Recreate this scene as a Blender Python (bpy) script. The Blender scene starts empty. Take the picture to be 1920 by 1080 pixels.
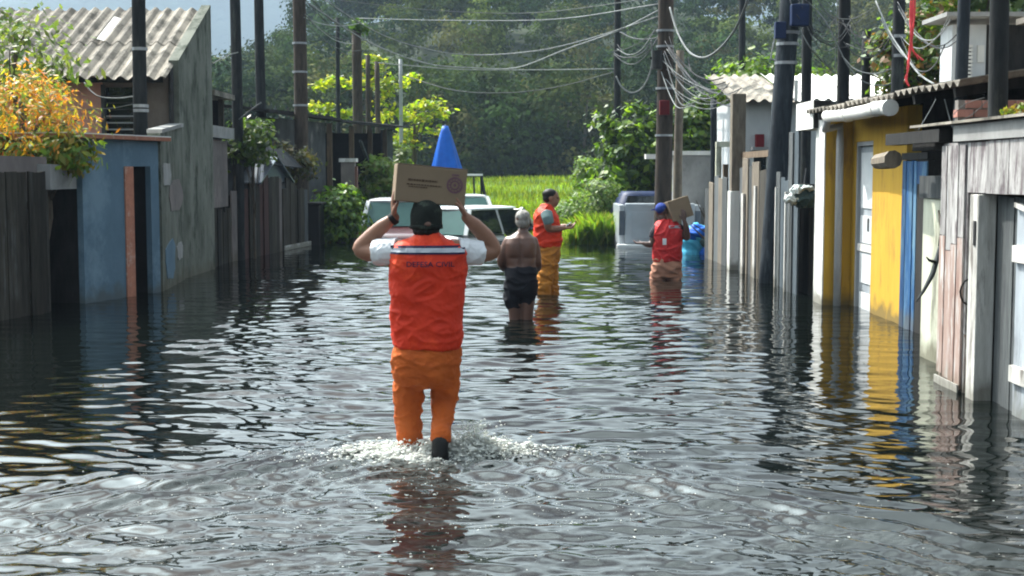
import bpy, bmesh, math, random
import numpy as np
from mathutils import Vector, Matrix, noise as mnoise

random.seed(7)
RNG = np.random.default_rng(11)
scene = bpy.context.scene
COL = scene.collection
PI = math.pi

# ------------------------------------------------------------------ camera
CAM_H = 1.5
F_PX = 2600.0                       # focal length in pixels of a 1920 wide picture
PITCH = math.atan(218.0 / F_PX)     # looking slightly down
cam_data = bpy.data.cameras.new("camera")
cam_data.sensor_width = 36.0
cam_data.lens = F_PX / 1920.0 * 36.0
cam_data.clip_start = 0.05
cam_data.clip_end = 4000.0
cam = bpy.data.objects.new("camera", cam_data)
COL.objects.link(cam)
cam.location = (0, 0, CAM_H)
cam.rotation_euler = (PI / 2 - PITCH, 0, 0)
scene.camera = cam

# ------------------------------------------------------------------ sky and sun
SUN_TO = Vector((-0.43, 0.43, 0.79)).normalized()     # towards the sun: left, ahead, high
SUN_EL = math.asin(SUN_TO.z)
SUN_AZ = math.atan2(SUN_TO.x, SUN_TO.y)
world = bpy.data.worlds.new("World")
scene.world = world
world.use_nodes = True
wn = world.node_tree
wn.nodes.clear()
w_out = wn.nodes.new("ShaderNodeOutputWorld")
w_bg = wn.nodes.new("ShaderNodeBackground")
w_sky = wn.nodes.new("ShaderNodeTexSky")
w_sky.sky_type = 'NISHITA'
w_sky.sun_disc = False
w_sky.sun_elevation = SUN_EL
w_sky.sun_rotation = SUN_AZ
w_sky.dust_density = 7.0           # humid, dusty air: the sky glows around the sun
w_sky.air_density = 1.0
w_bg.inputs[1].default_value = 0.112
# broken white cloud over the whole dome, lit as the sky behind it
w_tc = wn.nodes.new("ShaderNodeTexCoord")
w_map = wn.nodes.new("ShaderNodeMapping")
w_map.inputs['Scale'].default_value = (1.0, 1.0, 2.2)
w_noise = wn.nodes.new("ShaderNodeTexNoise")
w_noise.inputs['Scale'].default_value = 2.6
w_noise.inputs['Detail'].default_value = 7.0
w_noise.inputs['Roughness'].default_value = 0.58
w_ramp = wn.nodes.new("ShaderNodeValToRGB")
w_ramp.color_ramp.elements[0].position = 0.42
w_ramp.color_ramp.elements[0].color = (0, 0, 0, 1)
w_ramp.color_ramp.elements[1].position = 0.57
w_ramp.color_ramp.elements[1].color = (1, 1, 1, 1)
w_bw = wn.nodes.new("ShaderNodeRGBToBW")
w_gain = wn.nodes.new("ShaderNodeVectorMath"); w_gain.operation = 'MULTIPLY'; w_gain.inputs[1].default_value = (3.0, 3.5, 3.6)
w_mix = wn.nodes.new("ShaderNodeMixRGB")
L = wn.links.new
L(w_tc.outputs['Generated'], w_map.inputs['Vector'])
L(w_map.outputs['Vector'], w_noise.inputs['Vector'])
L(w_noise.outputs['Fac'], w_ramp.inputs['Fac'])
L(w_sky.outputs['Color'], w_bw.inputs[0])
L(w_bw.outputs[0], w_gain.inputs[0])
L(w_ramp.outputs['Color'], w_mix.inputs['Fac'])
L(w_sky.outputs['Color'], w_mix.inputs['Color1'])
L(w_gain.outputs[0], w_mix.inputs['Color2'])
L(w_mix.outputs[0], w_bg.inputs['Color'])
L(w_bg.outputs[0], w_out.inputs['Surface'])

sun_data = bpy.data.lights.new("sun", 'SUN')
sun_data.energy = 5.0
sun_data.angle = math.radians(0.53)
sun_data.color = (1.0, 0.955, 0.885)
sun = bpy.data.objects.new("sun", sun_data)
COL.objects.link(sun)
sun.rotation_euler = SUN_TO.to_track_quat('Z', 'Y').to_euler()
sun.location = (0, 0, 60)

scene.view_settings.view_transform = 'Standard'
scene.view_settings.look = 'None'
scene.view_settings.exposure = 0.8
scene.view_settings.gamma = 1.0
scene.view_settings.use_curve_mapping = False
scene.render.engine = 'CYCLES'
cy = scene.cycles
cy.use_denoising = True
cy.max_bounces = 6
cy.diffuse_bounces = 2
cy.glossy_bounces = 3
cy.transmission_bounces = 4
cy.transparent_max_bounces = 6
cy.volume_bounces = 0
cy.caustics_reflective = False
cy.caustics_refractive = False
cy.sample_clamp_indirect = 4.0
cy.filter_width = 2.0

# ------------------------------------------------------------------ measuring helper
_cp, _sp = math.cos(PITCH), math.sin(PITCH)
def at(x, y, Y):
    """World point seen at photo pixel (x, y) at distance Y down the street."""
    dx, dy = (x - 960.0) / F_PX, (540.0 - y) / F_PX
    t = Y / (_cp + dy * _sp)
    return Vector((dx * t, Y, CAM_H + t * (-_sp + dy * _cp)))
def Xat(x, Y): return at(x, 322, Y).x
def Zat(y, Y): return at(960, y, Y).z

# ------------------------------------------------------------------ materials
MATS = {}
def _nt(name):
    m = bpy.data.materials.new(name)
    m.use_nodes = True
    n = m.node_tree
    n.nodes.clear()
    out = n.nodes.new("ShaderNodeOutputMaterial")
    b = n.nodes.new("ShaderNodeBsdfPrincipled")
    n.links.new(b.outputs[0], out.inputs['Surface'])
    MATS[name] = m
    return m, n, b, out

def mat(name, c1, c2=None, scale=5.0, stretch=(1, 1, 1), rough=0.8, bump=0.15, bscale=None,
        c3=None, c3_at=0.62, tide=0.0, metal=0.0, vary=0.12, spec=0.18, detail=6.0, coat=0.0, c3_scale=None, bdist=0.01):
    """Procedural surface: two tones mixed by noise, an optional third tone in patches, fine relief."""
    m, n, b, out = _nt(name)
    c2 = c2 or tuple(v * 0.6 for v in c1)
    lk = n.links.new
    tc = n.nodes.new("ShaderNodeTexCoord")
    oi = n.nodes.new("ShaderNodeObjectInfo")
    add = n.nodes.new("ShaderNodeVectorMath"); add.operation = 'MULTIPLY_ADD'
    comb = n.nodes.new("ShaderNodeCombineXYZ")
    for k in range(3): lk(oi.outputs['Random'], comb.inputs[k])
    lk(comb.outputs[0], add.inputs[0]); add.inputs[1].default_value = (37, 53, 71)
    lk(tc.outputs['Object'], add.inputs[2])
    mp = n.nodes.new("ShaderNodeMapping"); mp.inputs['Scale'].default_value = stretch
    lk(add.outputs[0], mp.inputs['Vector'])
    no = n.nodes.new("ShaderNodeTexNoise")
    no.inputs['Scale'].default_value = scale; no.inputs['Detail'].default_value = detail
    no.inputs['Roughness'].default_value = 0.65
    lk(mp.outputs[0], no.inputs['Vector'])
    rp = n.nodes.new("ShaderNodeValToRGB")
    rp.color_ramp.elements[0].position = 0.33; rp.color_ramp.elements[0].color = (*c2, 1)
    rp.color_ramp.elements[1].position = 0.66; rp.color_ramp.elements[1].color = (*c1, 1)
    lk(no.outputs['Fac'], rp.inputs['Fac'])
    col = rp.outputs['Color']
    if c3:
        n3 = n.nodes.new("ShaderNodeTexNoise")
        n3.inputs['Scale'].default_value = c3_scale or scale * 0.45; n3.inputs['Detail'].default_value = 7
        n3.inputs['Roughness'].default_value = 0.7
        ad2 = n.nodes.new("ShaderNodeVectorMath"); ad2.operation = 'ADD'; ad2.inputs[1].default_value = (9, 4, 17)
        lk(mp.outputs[0], ad2.inputs[0]); lk(ad2.outputs[0], n3.inputs['Vector'])
        r3 = n.nodes.new("ShaderNodeValToRGB")
        r3.color_ramp.elements[0].position = c3_at - 0.06; r3.color_ramp.elements[0].color = (0, 0, 0, 1)
        r3.color_ramp.elements[1].position = c3_at + 0.06; r3.color_ramp.elements[1].color = (1, 1, 1, 1)
        lk(n3.outputs['Fac'], r3.inputs['Fac'])
        mx = n.nodes.new("ShaderNodeMixRGB"); mx.inputs['Color2'].default_value = (*c3, 1)
        lk(r3.outputs['Color'], mx.inputs['Fac']); lk(col, mx.inputs['Color1'])
        col = mx.outputs['Color']
    if tide > 0:                  # dried mud and algae left by the flood, ragged upper edge
        sp = n.nodes.new("ShaderNodeSeparateXYZ"); lk(tc.outputs['Object'], sp.inputs[0])
        tn = n.nodes.new("ShaderNodeTexNoise"); tn.inputs['Scale'].default_value = 5; tn.inputs['Detail'].default_value = 6
        lk(tc.outputs['Object'], tn.inputs['Vector'])
        mm = n.nodes.new("ShaderNodeMath"); mm.operation = 'MULTIPLY_ADD'; mm.inputs[1].default_value = -0.42; lk(tn.outputs['Fac'], mm.inputs[0]); lk(sp.outputs['Z'], mm.inputs[2])
        tm = n.nodes.new("ShaderNodeMapRange"); tm.inputs['From Min'].default_value = -0.02; tm.inputs['From Max'].default_value = -0.16
        tm.inputs['To Min'].default_value = 0.0; tm.inputs['To Max'].default_value = tide
        lk(mm.outputs[0], tm.inputs['Value'])
        tx = n.nodes.new("ShaderNodeMixRGB"); tx.inputs['Color2'].default_value = (0.085, 0.075, 0.045, 1)
        lk(tm.outputs[0], tx.inputs['Fac']); lk(col, tx.inputs['Color1']); col = tx.outputs['Color']
    if vary > 0:
        hs = n.nodes.new("ShaderNodeHueSaturation")
        mr = n.nodes.new("ShaderNodeMapRange")
        mr.inputs['To Min'].default_value = 1 - vary * 2; mr.inputs['To Max'].default_value = 1 + vary * 2
        lk(oi.outputs['Random'], mr.inputs['Value']); lk(mr.outputs[0], hs.inputs['Value'])
        lk(col, hs.inputs['Color']); col = hs.outputs['Color']
    lk(col, b.inputs['Base Color'])
    b.inputs['Roughness'].default_value = rough
    b.inputs['Metallic'].default_value = metal
    b.inputs['Specular IOR Level'].default_value = spec
    if coat: b.inputs['Coat Weight'].default_value = coat
    if bump > 0:
        bn = n.nodes.new("ShaderNodeTexNoise")
        bn.inputs['Scale'].default_value = bscale or scale * 5; bn.inputs['Detail'].default_value = 5
        lk(mp.outputs[0], bn.inputs['Vector'])
        bp = n.nodes.new("ShaderNodeBump"); bp.inputs['Strength'].default_value = bump
        bp.inputs['Distance'].default_value = bdist
        lk(bn.outputs['Fac'], bp.inputs['Height']); lk(bp.outputs[0], b.inputs['Normal'])
    return m

def leaf_mat(name, rough=0.45, trans=0.45, tcol=(1.25, 1.3, 0.55), spec=0.35):
    """Leaf: colour from the per-leaf attribute 'tint', light passes through."""
    m, n, b, out = _nt(name)
    lk = n.links.new
    at_ = n.nodes.new("ShaderNodeAttribute"); at_.attribute_name = "tint"
    lk(at_.outputs['Color'], b.inputs['Base Color'])
    b.inputs['Roughness'].default_value = rough
    b.inputs['Specular IOR Level'].default_value = spec
    tr = n.nodes.new("ShaderNodeBsdfTranslucent")
    mul = n.nodes.new("ShaderNodeVectorMath"); mul.operation = 'MULTIPLY'; mul.inputs[1].default_value = tcol
    lk(at_.outputs['Color'], mul.inputs[0]); lk(mul.outputs[0], tr.inputs['Color'])
    mx = n.nodes.new("ShaderNodeMixShader"); mx.inputs[0].default_value = trans
    lk(b.outputs[0], mx.inputs[1]); lk(tr.outputs[0], mx.inputs[2]); lk(mx.outputs[0], out.inputs['Surface'])
    return m

mat('plank_dark', (0.060, 0.053, 0.042), (0.022, 0.020, 0.016), 6, (3, 3, 0.35), 0.9, 0.5, 40, c3=(0.085, 0.085, 0.08), vary=0.2)
mat('plank_grey', (0.125, 0.135, 0.135), (0.05, 0.056, 0.06), 6, (3, 3, 0.35), 0.9, 0.5, 40, c3=(0.06, 0.065, 0.07), vary=0.2)
mat('plank_blue_grey', (0.075, 0.095, 0.108), (0.03, 0.04, 0.05), 6, (3, 3, 0.35), 0.85, 0.4, 40, c3=(0.04, 0.05, 0.06), vary=0.2)
mat('plank_red', (0.11, 0.055, 0.05), (0.05, 0.03, 0.028), 6, (3, 3, 0.35), 0.9, 0.4, 40, vary=0.2)
mat('plank_white', (0.62, 0.61, 0.575), (0.36, 0.35, 0.32), 6, (3, 3, 0.4), 0.85, 0.5, 40, c3=(0.16, 0.145, 0.13), c3_at=0.575, tide=0.6, vary=0.08)
mat('timber_brown', (0.16, 0.115, 0.075), (0.075, 0.055, 0.04), 7, (3, 3, 0.5), 0.85, 0.4, 40, vary=0.15)
mat('timber_shade_black', (0.028, 0.027, 0.026), (0.012, 0.012, 0.012), 7, (2, 2, 0.5), 0.9, 0.4, 40, vary=0.15)  # black timber; also colours in shade on a few faces
mat('pole_dark', (0.030, 0.033, 0.035), (0.011, 0.013, 0.015), 8, (2, 2, 0.35), 0.85, 0.5, 35, c3=(0.055, 0.06, 0.055), vary=0.2)
mat('pole_brown', (0.075, 0.058, 0.046), (0.032, 0.026, 0.022), 8, (2, 2, 0.35), 0.85, 0.5, 35, vary=0.15)
mat('pole_tan', (0.26, 0.22, 0.17), (0.14, 0.12, 0.095), 8, (2, 2, 0.5), 0.9, 0.5, 30, c3=(0.14, 0.12, 0.10), vary=0.1)
mat('pole_blue', (0.032, 0.041, 0.050), (0.012, 0.016, 0.022), 8, (2, 2, 0.35), 0.75, 0.5, 35, c3=(0.085, 0.10, 0.11), vary=0.05)
mat('plaster_moss', (0.185, 0.195, 0.165), (0.085, 0.094, 0.075), 2.2, (1, 1, 0.5), 0.92, 0.4, 22, c3=(0.04, 0.05, 0.036), c3_at=0.57, c3_scale=2.6, tide=0.5, vary=0.02)
mat('plaster_brown', (0.20, 0.165, 0.14), (0.12, 0.10, 0.085), 3, (1, 1, 0.6), 0.92, 0.3, 22, c3=(0.07, 0.06, 0.05), vary=0.02)
mat('plaster_pink', (0.68, 0.36, 0.29), (0.50, 0.26, 0.21), 3, (1, 1, 0.6), 0.92, 0.3, 22, c3=(0.33, 0.30, 0.28), vary=0.02)
mat('plaster_dusty', (0.22, 0.19, 0.18), (0.13, 0.115, 0.11), 3, (1, 1, 0.6), 0.92, 0.3, 22, c3=(0.11, 0.105, 0.10), tide=0.5, vary=0.03)
mat('plaster_black', (0.075, 0.08, 0.085), (0.03, 0.032, 0.036), 3, (1, 1, 0.7), 0.92, 0.3, 22, c3=(0.20, 0.19, 0.18), c3_at=0.64, vary=0.05)
mat('plaster_blue', (0.12, 0.195, 0.258), (0.088, 0.152, 0.21), 2.2, (1, 1, 0.8), 0.75, 0.2, 25, c3=(0.17, 0.26, 0.33), c3_at=0.57, tide=0.5, vary=0.0)
mat('paint_blue', (0.026, 0.10, 0.24), (0.014, 0.055, 0.14), 5, (2, 2, 0.4), 0.7, 0.35, 30, c3=(0.10, 0.19, 0.27), c3_at=0.56, tide=0.6, vary=0.12)
mat('plaster_yellow', (0.55, 0.335, 0.042), (0.49, 0.29, 0.034), 4, (2, 2, 0.45), 0.8, 0.25, 30, c3=(0.33, 0.19, 0.04), c3_at=0.61, c3_scale=3.2, tide=0.7, vary=0.0)
mat('plaster_white', (0.62, 0.645, 0.65), (0.50, 0.53, 0.55), 3, (1, 1, 0.5), 0.85, 0.2, 25, c3=(0.40, 0.41, 0.40), c3_at=0.68, vary=0.03)
mat('plaster_bright', (0.74, 0.74, 0.71), (0.58, 0.58, 0.54), 4, (1.5, 1.5, 0.35), 0.85, 0.3, 25, c3=(0.30, 0.285, 0.25), c3_at=0.61, tide=0.75, vary=0.03)
mat('plaster_cream', (0.62, 0.63, 0.51), (0.46, 0.47, 0.37), 4, (1.5, 1.5, 0.35), 0.85, 0.35, 25, c3=(0.20, 0.20, 0.155), c3_at=0.57, tide=0.75, vary=0.03)
mat('whitewash', (0.44, 0.43, 0.415), (0.19, 0.18, 0.18), 7, (2.2, 2.2, 0.45), 0.9, 0.7, 26, c3=(0.13, 0.11, 0.115), c3_at=0.545, c3_scale=6, tide=0.5, vary=0.05)
mat('whitewash_pink', (0.36, 0.275, 0.24), (0.23, 0.145, 0.12), 6, (2.2, 2.2, 0.35), 0.9, 0.5, 26, c3=(0.46, 0.45, 0.43), c3_at=0.56, c3_scale=5, tide=0.6, vary=0.03)
mat('concrete', (0.33, 0.33, 0.32), (0.22, 0.22, 0.215), 3, (1, 1, 0.7), 0.92, 0.3, 24, c3=(0.13, 0.13, 0.125), c3_at=0.66, tide=0.4, vary=0.05)
mat('fibre_cement', (0.31, 0.28, 0.235), (0.15, 0.135, 0.115), 4, (1.2, 0.6, 1), 0.9, 0.3, 30, c3=(0.085, 0.078, 0.065), c3_at=0.56, c3_scale=3.5, vary=0.1)
mat('fibre_cement_new', (0.80, 0.79, 0.75), (0.70, 0.69, 0.66), 4, (1, 1, 1), 0.85, 0.2, 30, c3=(0.50, 0.49, 0.46), c3_at=0.7, vary=0.04)
mat('clay_edge', (0.46, 0.20, 0.13), (0.33, 0.14, 0.09), 9, (1, 1, 1), 0.85, 0.4, 30, c3=(0.55, 0.42, 0.35), vary=0.1)
mat('brick', (0.30, 0.145, 0.115), (0.20, 0.10, 0.085), 8, (1, 1, 1), 0.9, 0.4, 40, vary=0.18)
mat('mortar', (0.24, 0.22, 0.20), (0.15, 0.14, 0.13), 10, (1, 1, 1), 0.95, 0.3)
mat('pvc_white', (0.74, 0.73, 0.70), (0.62, 0.61, 0.58), 6, (1, 1, 1), 0.4, 0.05, vary=0.02, c3=(0.42, 0.40, 0.36), c3_at=0.72)
mat('pvc_grey', (0.42, 0.43, 0.44), (0.32, 0.33, 0.34), 6, (1, 1, 0.5), 0.45, 0.05, vary=0.02)
mat('door_pale', (0.40, 0.44, 0.47), (0.26, 0.29, 0.32), 5, (1.5, 1.5, 0.35), 0.65, 0.25, 25, c3=(0.14, 0.145, 0.15), c3_at=0.60, tide=0.6, vary=0.05)
mat('metal_dark', (0.05, 0.05, 0.052), (0.03, 0.03, 0.03), 12, (1, 1, 1), 0.5, 0.1, metal=0.6)
mat('metal_grey', (0.35, 0.36, 0.37), (0.24, 0.25, 0.26), 9, (1, 1, 1), 0.45, 0.1, metal=0.7)
mat('rubber', (0.02, 0.02, 0.02), (0.012, 0.012, 0.012), 20, (1, 1, 1), 0.8, 0.2)
mat('cable_pale', (0.20, 0.21, 0.21), (0.11, 0.12, 0.12), 6, (1, 1, 1), 0.8, 0.0, vary=0.25)
mat('cable_dark', (0.07, 0.075, 0.08), (0.045, 0.045, 0.05), 6, (1, 1, 1), 0.8, 0.0, vary=0.15)
mat('blue_box', (0.012, 0.03, 0.10), (0.008, 0.02, 0.065), 6, (1, 1, 1), 0.5, 0.1)
mat('red_box', (0.17, 0.012, 0.018), (0.11, 0.008, 0.012), 6, (1, 1, 1), 0.5, 0.1)
mat('ribbon_red', (0.72, 0.085, 0.10), (0.60, 0.06, 0.07), 9, (1, 1, 1), 0.6, 0.1)
mat('bark', (0.13, 0.105, 0.08), (0.06, 0.05, 0.04), 9, (2, 2, 0.5), 0.92, 0.6, 30, vary=0.1)
mat('bark_pale', (0.34, 0.32, 0.28), (0.2, 0.19, 0.17), 9, (2, 2, 0.5), 0.92, 0.5, 30, vary=0.1)
mat('mud', (0.12, 0.10, 0.075), (0.07, 0.06, 0.045), 1.5, (1, 1, 1), 0.9, 0.3, 9, vary=0)
mat('field_soil', (0.075, 0.14, 0.022), (0.05, 0.10, 0.018), 0.8, (1, 1, 1), 0.95, 0.5, 4, vary=0)
mat('hill_soil', (0.03, 0.045, 0.02), (0.018, 0.028, 0.014), 0.12, (1, 1, 1), 0.95, 0.3, 1, vary=0)
mat('mountain_forest', (0.03, 0.05, 0.035), (0.018, 0.03, 0.022), 0.03, (1, 1, 1), 0.95, 0.6, 0.12, vary=0, bdist=3.0)
# cloth, skin, goods
mat('vest_red', (0.66, 0.036, 0.008), (0.55, 0.027, 0.006), 7, (1, 1, 1), 0.62, 0.25, 18, c3=(0.80, 0.075, 0.015), c3_at=0.58, vary=0.0, spec=0.3, bdist=0.012)
mat('vest_crimson', (0.62, 0.03, 0.03), (0.50, 0.02, 0.022), 7, (1, 1, 1), 0.65, 0.25, 18, c3=(0.7, 0.06, 0.03), vary=0.0, spec=0.3)
mat('trouser_orange', (0.50, 0.108, 0.018), (0.36, 0.07, 0.012), 5, (1, 1, 1), 0.8, 0.35, 16, c3=(0.44, 0.11, 0.028), c3_at=0.58, vary=0.0, spec=0.2, bdist=0.012)
mat('trouser_ochre', (0.52, 0.21, 0.035), (0.40, 0.15, 0.025), 5, (1, 1, 1), 0.8, 0.35, 16, vary=0.0, spec=0.2)
mat('trouser_rose', (0.52, 0.27, 0.18), (0.42, 0.20, 0.135), 5, (1, 1, 1), 0.8, 0.35, 16, vary=0.0, spec=0.2)
mat('tee_white', (0.76, 0.78, 0.80), (0.66, 0.68, 0.71), 6, (1, 1, 1), 0.85, 0.2, 22, vary=0, spec=0.2)
mat('tee_teal', (0.17, 0.25, 0.25), (0.12, 0.18, 0.19), 6, (1, 1, 1), 0.85, 0.2, 22, vary=0, spec=0.2)
mat('tee_dark', (0.05, 0.045, 0.055), (0.03, 0.028, 0.035), 6, (1, 1, 1), 0.85, 0.2, 22, vary=0, spec=0.2)
mat('shorts_dark', (0.016, 0.016, 0.022), (0.009, 0.009, 0.012), 6, (1, 1, 1), 0.85, 0.3, 22, vary=0, spec=0.2)
mat('navy_cloth', (0.025, 0.02, 0.055), (0.018, 0.014, 0.04), 10, (1, 1, 1), 0.7, 0.1, vary=0)
mat('reflective', (0.40, 0.43, 0.48), (0.32, 0.35, 0.40), 10, (1, 1, 1), 0.4, 0.1, vary=0)
mat('cap_camo', (0.017, 0.022, 0.019), (0.010, 0.012, 0.011), 14, (1, 1, 1), 0.85, 0.2, 60, c3=(0.055, 0.07, 0.055), c3_at=0.6, c3_scale=16, vary=0)
mat('cap_blue', (0.02, 0.05, 0.26), (0.014, 0.035, 0.18), 14, (1, 1, 1), 0.8, 0.2, 60, vary=0)
mat('skin_tan', (0.27, 0.135, 0.085), (0.22, 0.105, 0.065), 6, (1, 1, 1), 0.5, 0.1, 60, vary=0, spec=0.4)
mat('skin_brown', (0.145, 0.072, 0.05), (0.105, 0.05, 0.035), 6, (1, 1, 1), 0.42, 0.1, 60, vary=0, spec=0.5)
mat('skin_deep', (0.10, 0.052, 0.038), (0.075, 0.038, 0.028), 6, (1, 1, 1), 0.42, 0.1, 60, vary=0, spec=0.5)
mat('hair_black', (0.014, 0.012, 0.011), (0.007, 0.006, 0.006), 30, (1, 1, 0.4), 0.5, 0.6, 60, vary=0)
mat('hair_white', (0.40, 0.38, 0.35), (0.19, 0.175, 0.16), 30, (1, 1, 0.4), 0.7, 0.6, 60, vary=0)
mat('cardboard', (0.25, 0.185, 0.125), (0.205, 0.15, 0.10), 3, (1, 1, 1), 0.85, 0.1, 40, c3=(0.20, 0.14, 0.09), c3_at=0.66, vary=0.03)
mat('cardboard_tape', (0.55, 0.45, 0.30), (0.48, 0.38, 0.25), 3, (1, 1, 1), 0.4, 0.05, vary=0)
mat('print_ink', (0.10, 0.065, 0.045), (0.07, 0.045, 0.03), 20, (1, 1, 1), 0.8, 0.0, vary=0)
mat('print_violet', (0.17, 0.095, 0.115), (0.13, 0.07, 0.09), 20, (1, 1, 1), 0.8, 0.0, vary=0)
mat('tarp_blue', (0.008, 0.115, 0.52), (0.006, 0.085, 0.42), 4, (1, 1, 1), 0.5, 0.2, 14, vary=0.04)
mat('tarp_cyan', (0.10, 0.50, 0.72), (0.06, 0.38, 0.60), 5, (1, 1, 1), 0.4, 0.3, 14, vary=0.1)
mat('bag_white', (0.66, 0.70, 0.68), (0.5, 0.55, 0.54), 6, (1, 1, 1), 0.45, 0.4, 25, vary=0.03)
mat('bag_green', (0.06, 0.10, 0.095), (0.03, 0.055, 0.055), 6, (1, 1, 1), 0.35, 0.4, 25, vary=0.03)
mat('car_white', (0.74, 0.76, 0.76), (0.68, 0.70, 0.70), 3, (1, 1, 1), 0.28, 0.0, vary=0, coat=0.6)
mat('car_red', (0.085, 0.014, 0.018), (0.06, 0.01, 0.013), 3, (1, 1, 1), 0.28, 0.0, vary=0, coat=0.6)
mat('car_grey', (0.46, 0.50, 0.54), (0.40, 0.44, 0.48), 3, (1, 1, 1), 0.35, 0.0, vary=0, coat=0.4)
mat('car_slate', (0.10, 0.13, 0.17), (0.08, 0.10, 0.13), 3, (1, 1, 1), 0.35, 0.0, vary=0, coat=0.4)
mat('car_black', (0.012, 0.013, 0.014), (0.008, 0.008, 0.009), 3, (1, 1, 1), 0.35, 0.0, vary=0, coat=0.3)
mat('lamp_red', (0.45, 0.02, 0.02), (0.35, 0.015, 0.015), 8, (1, 1, 1), 0.2, 0.0, vary=0)
mat('lamp_clear', (0.75, 0.75, 0.72), (0.65, 0.65, 0.62), 8, (1, 1, 1), 0.1, 0.0, vary=0)
mat('glass_teal', (0.055, 0.125, 0.115), (0.04, 0.095, 0.09), 2, (1, 1, 1), 0.12, 0.0, vary=0, spec=0.25)
mat('glass_black', (0.012, 0.018, 0.02), (0.008, 0.012, 0.013), 2, (1, 1, 1), 0.06, 0.0, vary=0, spec=0.5)
mat('flower_pot', (0.36, 0.12, 0.09), (0.26, 0.09, 0.07), 8, (1, 1, 1), 0.8, 0.2, vary=0)
mat('interior_shade', (0.020, 0.019, 0.019), (0.012, 0.012, 0.012), 5, (1, 1, 1), 0.95, 0.2, vary=0)  # near-black tone stands in for the shade inside openings and rooms
leaf_mat('leaf')
leaf_mat('leaf_far', 0.9, 0.22, (1.1, 1.15, 0.6), 0.04)
leaf_mat('leaf_bright', 0.4, 0.55, (1.5, 1.35, 0.4), 0.4)
leaf_mat('blade', 0.6, 0.55, (1.4, 1.35, 0.35), 0.15)

# water: murky, glossy, small ripples on top of the modelled waves
m, n, b, out = _nt('water')
lk = n.links.new
b.inputs['Base Color'].default_value = (0.011, 0.016, 0.014, 1)
b.inputs['Roughness'].default_value = 0.012
b.inputs['IOR'].default_value = 1.333
b.inputs['Specular IOR Level'].default_value = 0.5
tc = n.nodes.new("ShaderNodeTexCoord")
mp = n.nodes.new("ShaderNodeMapping"); mp.inputs['Scale'].default_value = (1.3, 5.5, 1)
lk(tc.outputs['Object'], mp.inputs['Vector'])
no = n.nodes.new("ShaderNodeTexNoise"); no.inputs['Scale'].default_value = 1.0; no.inputs['Detail'].default_value = 3
lk(mp.outputs[0], no.inputs['Vector'])
bp = n.nodes.new("ShaderNodeBump"); bp.inputs['Distance'].default_value = 0.011
ch = n.nodes.new("ShaderNodeAttribute"); ch.attribute_name = 'chop'; lk(ch.outputs['Fac'], bp.inputs['Strength'])
lk(no.outputs['Fac'], bp.inputs['Height']); lk(bp.outputs[0], b.inputs['Normal'])
# air bubbles stirred into the water turn it milky where the attribute says so
ae = n.nodes.new("ShaderNodeAttribute"); ae.attribute_name = 'aerated'
mp2 = n.nodes.new("ShaderNodeMapping"); mp2.inputs['Scale'].default_value = (26, 44, 1)
lk(tc.outputs['Object'], mp2.inputs['Vector'])
n2 = n.nodes.new("ShaderNodeTexNoise"); n2.inputs['Scale'].default_value = 1.0; n2.inputs['Detail'].default_value = 5; n2.inputs['Roughness'].default_value = .7
lk(mp2.outputs[0], n2.inputs['Vector'])
r2 = n.nodes.new("ShaderNodeValToRGB"); r2.color_ramp.elements[0].position = .38; r2.color_ramp.elements[1].position = .72
lk(n2.outputs['Fac'], r2.inputs['Fac'])
mu = n.nodes.new("ShaderNodeMath"); mu.operation = 'MULTIPLY'; mu.use_clamp = True
lk(ae.outputs['Fac'], mu.inputs[0]); lk(r2.outputs['Color'], mu.inputs[1])
mc = n.nodes.new("ShaderNodeMixRGB"); mc.inputs['Color1'].default_value = (0.0028, 0.0042, 0.0036, 1); mc.inputs['Color2'].default_value = (0.56, 0.62, 0.60, 1)
lk(mu.outputs[0], mc.inputs['Fac']); lk(mc.outputs[0], b.inputs['Base Color'])

m, n, b, out = _nt('foam')
b.inputs['Base Color'].default_value = (0.86, 0.87, 0.82, 1)
b.inputs['Roughness'].default_value = 0.25
b.inputs['Specular IOR Level'].default_value = 0.6
tr = n.nodes.new("ShaderNodeBsdfTranslucent"); tr.inputs['Color'].default_value = (0.8, 0.82, 0.76, 1)
mx = n.nodes.new("ShaderNodeMixShader"); mx.inputs[0].default_value = 0.35
n.links.new(b.outputs[0], mx.inputs[1]); n.links.new(tr.outputs[0], mx.inputs[2]); n.links.new(mx.outputs[0], out.inputs['Surface'])

# ------------------------------------------------------------------ building helpers
def tag(o, label=None, cat=None, group=None, kind=None):
    if label: o['label'] = label
    if cat: o['category'] = cat
    if group: o['group'] = group
    if kind: o['kind'] = kind
    return o

def thing(name, loc, label, cat, group=None):
    o = bpy.data.objects.new(name, None)
    o.empty_display_size = 0.2
    COL.objects.link(o)
    o.location = loc
    tag(o, label, cat, group)
    return o

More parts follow.
